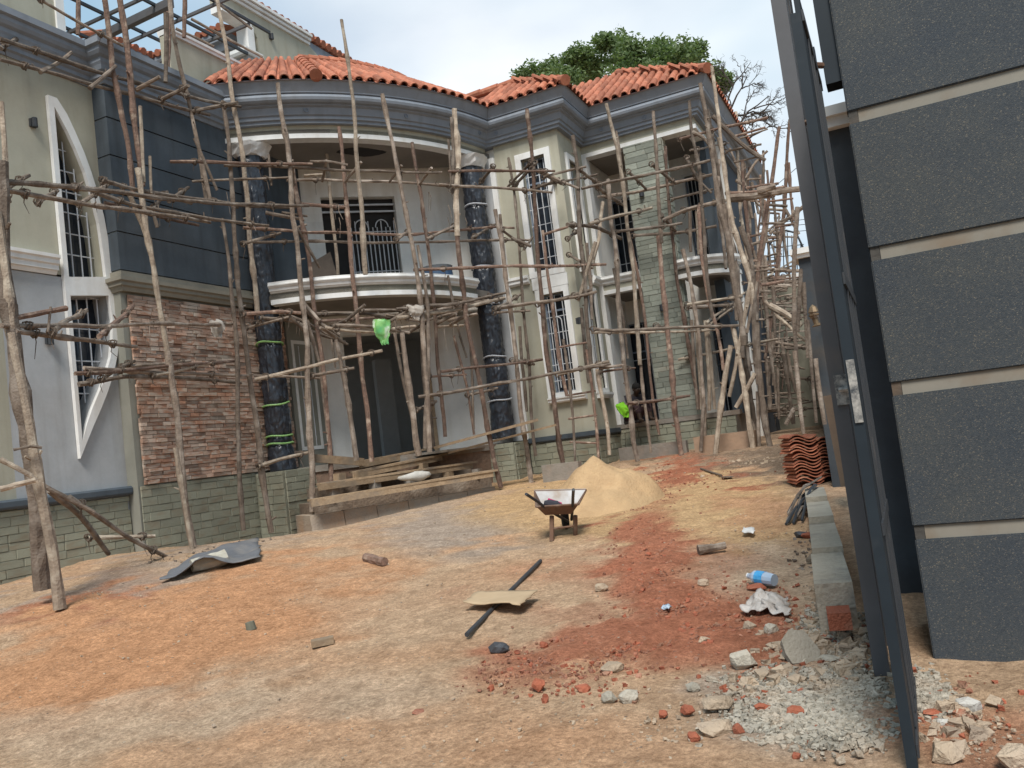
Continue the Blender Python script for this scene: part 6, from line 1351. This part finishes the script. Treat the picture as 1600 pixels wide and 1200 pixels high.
# crown: leaf clumps along surveyed lobes
LOBES = [(965,92,26,2.6), (930,100,24,2.4), (900,105,22,2.2), (868,110,20,2), (840,118,16,1.6), (815,122,8,1.0), (1000,95,24,2.4), (1035,92,22,2.2), (1065,88,22,1.8), (1088,80,14,1.2), (965,68,14,1.4), (945,66,10,1.2), (1030,78,14,1.4), (985,80,16,2), (1080,112,20,1.8), (1110,118,14,1.4), (1118,135,12,1.2), (1050,105,20,2), (905,88,12,1.4), (1130,128,8,.9), (880,122,20,2), (920,122,24,2.4), (975,118,26,2.5), (1020,118,24,2.4)]
import array
V_ = []; F_ = []; lr = random.Random(5)
for (px, py, sp_px, sd_) in LOBES:
    Dd = 44+lr.uniform(-3, 3); c = atD(px, py, Dd); rx = sp_px*Dd/FPX*1.05
    clumps = [(c+Vector((lr.gauss(0, .5)*rx, lr.gauss(0, .5)*rx, lr.gauss(0, .36)*rx)), lr.uniform(.28, .55)) for _ in range(34)]
    for cc_, cr2 in clumps:
        for _ in range(36):
            v = Vector((lr.gauss(0, 1), lr.gauss(0, 1), lr.gauss(0, .8))).normalized()*cr2*lr.uniform(.5, 1.1); p = cc_+v
            a = Vector((lr.gauss(0, 1), lr.gauss(0, 1), lr.gauss(0, .6))).normalized(); b_ = a.cross(Vector((lr.gauss(0, 1), lr.gauss(0, 1), lr.gauss(0, 1)))).normalized(); s = lr.uniform(.07, .14)
            k_ = len(V_); V_ += [tuple(p-a*s), tuple(p+b_*s*.5), tuple(p+a*s), tuple(p-b_*s*.5)]; F_.append((k_, k_+1, k_+2, k_+3))
mbL = MB(); mbL.v = V_; mbL.f = F_
lf = bpy.data.materials.new('leaf'); lf.use_nodes = True; t = lf.node_tree; N = t.nodes; K = t.links.new; b = N['Principled BSDF']; b.inputs['Roughness'].default_value = .6
ge = N.new('ShaderNodeNewGeometry'); rr_ = N.new('ShaderNodeValToRGB'); rr_.color_ramp.elements[0].color = (.085, .135, .05, 1); rr_.color_ramp.elements[1].color = (.19, .25, .10, 1); K(ge.outputs['Random Per Island'], rr_.inputs[0]); K(rr_.outputs[0], b.inputs['Base Color'])
tl = N.new('ShaderNodeBsdfTranslucent'); tl.inputs[0].default_value = (.14, .22, .05, 1); ms = N.new('ShaderNodeMixShader'); ms.inputs[0].default_value = .35; K(b.outputs[0], ms.inputs[1]); K(tl.outputs[0], ms.inputs[2]); K(ms.outputs[0], N['Material Output'].inputs[0])
me = bpy.data.meshes.new('crown'); org = worg(tr); me.from_pydata([(a-org.x, b_-org.y, c-org.z) for a, b_, c in V_], [], F_); me.materials.append(lf); o = bpy.data.objects.new('crown', me); COL.objects.link(o); o.parent = tr
bt_ = thing('bare_tree', atD(1150, 640, 36), 'bare twiggy tree against the sky right of the leafy one', 'tree'); q = worg(bt_); q.z = .9; bt_.location = q
mb = MB(); mb.tube([q, atD(1128, 300, 36), atD(1125, 210, 36)], [.22, .14, .1], 8); mb.build('trunk', bark, bt_)
mb = MB()
def twig(x0, y0, x1, y1, r, lvl):
    n = 5; pts = []; 
    for i in range(n+1): t_ = i/n; pts.append(atD(x0+(x1-x0)*t_+R.gauss(0, 1.6)*(t_ > 0), y0+(y1-y0)*t_+R.gauss(0, 1.6)*(t_ > 0), 36+R.uniform(-.05, .05)))
    mb.tube(pts, [r*(1-.7*i/n) for i in range(n+1)], 4)
    if lvl < 3:
        for k_ in range(4):
            t_ = R.uniform(.25, .95); bx, by = x0+(x1-x0)*t_, y0+(y1-y0)*t_; an = math.atan2(y1-y0, x1-x0)+R.choice((-1, 1))*R.uniform(.35, .9); ln = math.hypot(x1-x0, y1-y0)*R.uniform(.35, .6); twig(bx, by, bx+math.cos(an)*ln, by+math.sin(an)*ln, r*.55, lvl+1)
for q_ in ((1125,200,1170,118), (1128,215,1200,150), (1135,240,1205,195), (1130,190,1150,120), (1135,185,1205,172)): twig(*q_, .06, 0)
mb.build('twigs', mat('dark_twig', (.07, .055, .045)), bt_)
# overhead cables
for i, (a, b_) in enumerate((((1195,305),(1245,262)), ((1190,352),(1262,342)), ((1190,358),(1262,350)), ((1190,366),(1262,360)))):
    p, q = atD(*a, 34), atD(*b_, 34); d = (q-p)*8; mb = MB(); mb.tube([p-d*.25, p, q, q+d*.2], .012, 4); tag(mb.build('cable', steel), ('steeply rising thin cable against the sky beyond the far scaffold', 'topmost of three level cables seen through the far iron screen', 'middle one of three level cables seen through the far iron screen', 'lowest of three level cables seen through the far iron screen')[i], 'cable', 'overhead cables')
# ------------------------------------------------------------------ loose stones and gravel
def stone_pts(rnd_, s):
    V_ = []
    for k_ in range(8):
        a = (k_ & 1)*2-1; b_ = (k_ >> 1 & 1)*2-1; c = (k_ >> 2)*2-1; V_.append(Vector((a*rnd_.uniform(.3, 1), b_*rnd_.uniform(.3, 1), c*rnd_.uniform(.25, .8)))*s*.5)
    return V_
SF = [(0,2,3,1),(4,5,7,6),(0,1,5,4),(1,3,7,5),(3,2,6,7),(2,0,4,6)]
def scatter(name, m_, blobs, count, smin, smax, seed, power=2.5):
    rnd_ = random.Random(seed); mb = MB()
    for _ in range(count):
        cx_, cy_, a, b_, sl = rnd_.choice(blobs); dx = rnd_.gauss(0, .5)*a; x = cx_+dx; y = cy_+rnd_.gauss(0, .5)*b_+sl*dx
        y = min(y, 1215) if y < 1260 else y
        hz = 702-.126*(x-813)
        if y < hz+38: continue
        p = gp(x, y); s = smin+(smax-smin)*rnd_.random()**power; rot = Matrix.Rotation(rnd_.uniform(0, 6.3), 3, 'Z') @ Matrix.Rotation(rnd_.uniform(-.5, .5), 3, 'X')
        mb.add([tuple(rot @ v+p+Vector((0, 0, s*.12))) for v in stone_pts(rnd_, s)], SF)
    o = mb.build(name, m_); o['kind'] = 'stuff'; o['label'] = {'gravel': 'scattered grey crushed stone on the ground', 'brick_rubble': 'scattered red brick crumbs on the ground', 'pale_pebbles': 'scattered pale pebbles and mortar crumbs on the ground', 'clods': 'crumbled clods of reddish earth on the ground', 'rubble': 'scattered tan lumps of broken mortar near the gate', 'litter': 'splinters of wood litter on the ground'}[name]; return o
for m_ in (st_grey, st_red, st_tan, st_white):
    t = m_.node_tree; N = t.nodes; mr = [n for n in N if n.type == 'MAP_RANGE']
    if mr:
        ge = N.new('ShaderNodeNewGeometry'); ad = N.new('ShaderNodeMath'); ad.operation = 'ADD'; fr_ = N.new('ShaderNodeMath'); fr_.operation = 'FRACT'; oi = [n for n in N if n.type == 'OBJECT_INFO'][0]
        t.links.new(ge.outputs['Random Per Island'], ad.inputs[0]); t.links.new(oi.outputs['Random'], ad.inputs[1]); t.links.new(ad.outputs[0], fr_.inputs[0]); t.links.new(fr_.outputs[0], mr[0].inputs[0])
scatter('gravel', st_grey, [(1270,1110,90,45,.05), (1230,1130,100,40,0), (1330,1080,60,40,.1), (1250,1090,110,50,0), (1320,1130,80,40,0), (1450,1085,30,30,.3), (1300,990,60,40,0)], 8500, .008, .046, 1, 2.0)
scatter('brick_rubble', st_red, [(1200,1000,110,50,0), (1040,940,70,60,.1), (1000,1010,160,40,-.1), (1010,860,50,60,0), (1250,1080,140,70,0), (1480,1110,80,50,0), (1080,740,80,20,-.1), (900,1060,120,40,0), (1200,940,80,60,0), (1300,1000,60,40,0)], 1500, .01, .05, 2, 3)
clodm = mat('earth_clod', (.27, .125, .08), (.21, .10, .065), 12, bump=.5, c3=(.33, .18, .11), s3=5)
scatter('clods', clodm, [(1040,940,80,70,.1), (1000,1000,190,45,-.15), (1015,855,55,60,0), (1090,985,120,50,0), (1070,740,90,20,-.1), (860,1045,120,35,-.1), (1010,775,60,20,0)], 4200, .006, .036, 3, 2.8)
scatter('pale_pebbles', st_tan, [(700,1130,350,80,0), (300,1000,350,120,-.25), (600,920,350,70,-.1), (1200,960,120,90,0), (1000,1130,200,60,0), (330,865,170,16,-.2), (740,820,110,35,-.1), (100,935,180,14,-.15), (1200,720,100,20,0), (600,800,150,15,-.1), (1150,850,120,60,0), (1500,1150,90,50,0)], 3600, .004, .028, 4, 4.5)
scatter('rubble', st_tan, [(1250,1010,90,35,0), (1300,1000,50,40,0), (1230,1060,110,30,0), (1330,1020,30,40,0), (1200,720,80,14,-.1), (1500,1130,70,40,0), (1290,950,30,50,0)], 420, .02, .10, 9, 2.2)
scatter('litter', bark, [(1230,715,110,18,-.1), (330,860,120,10,-.2), (820,740,40,16,0), (1000,705,120,10,-.1), (1260,860,40,50,0)], 450, .008, .05, 6, 2.0)
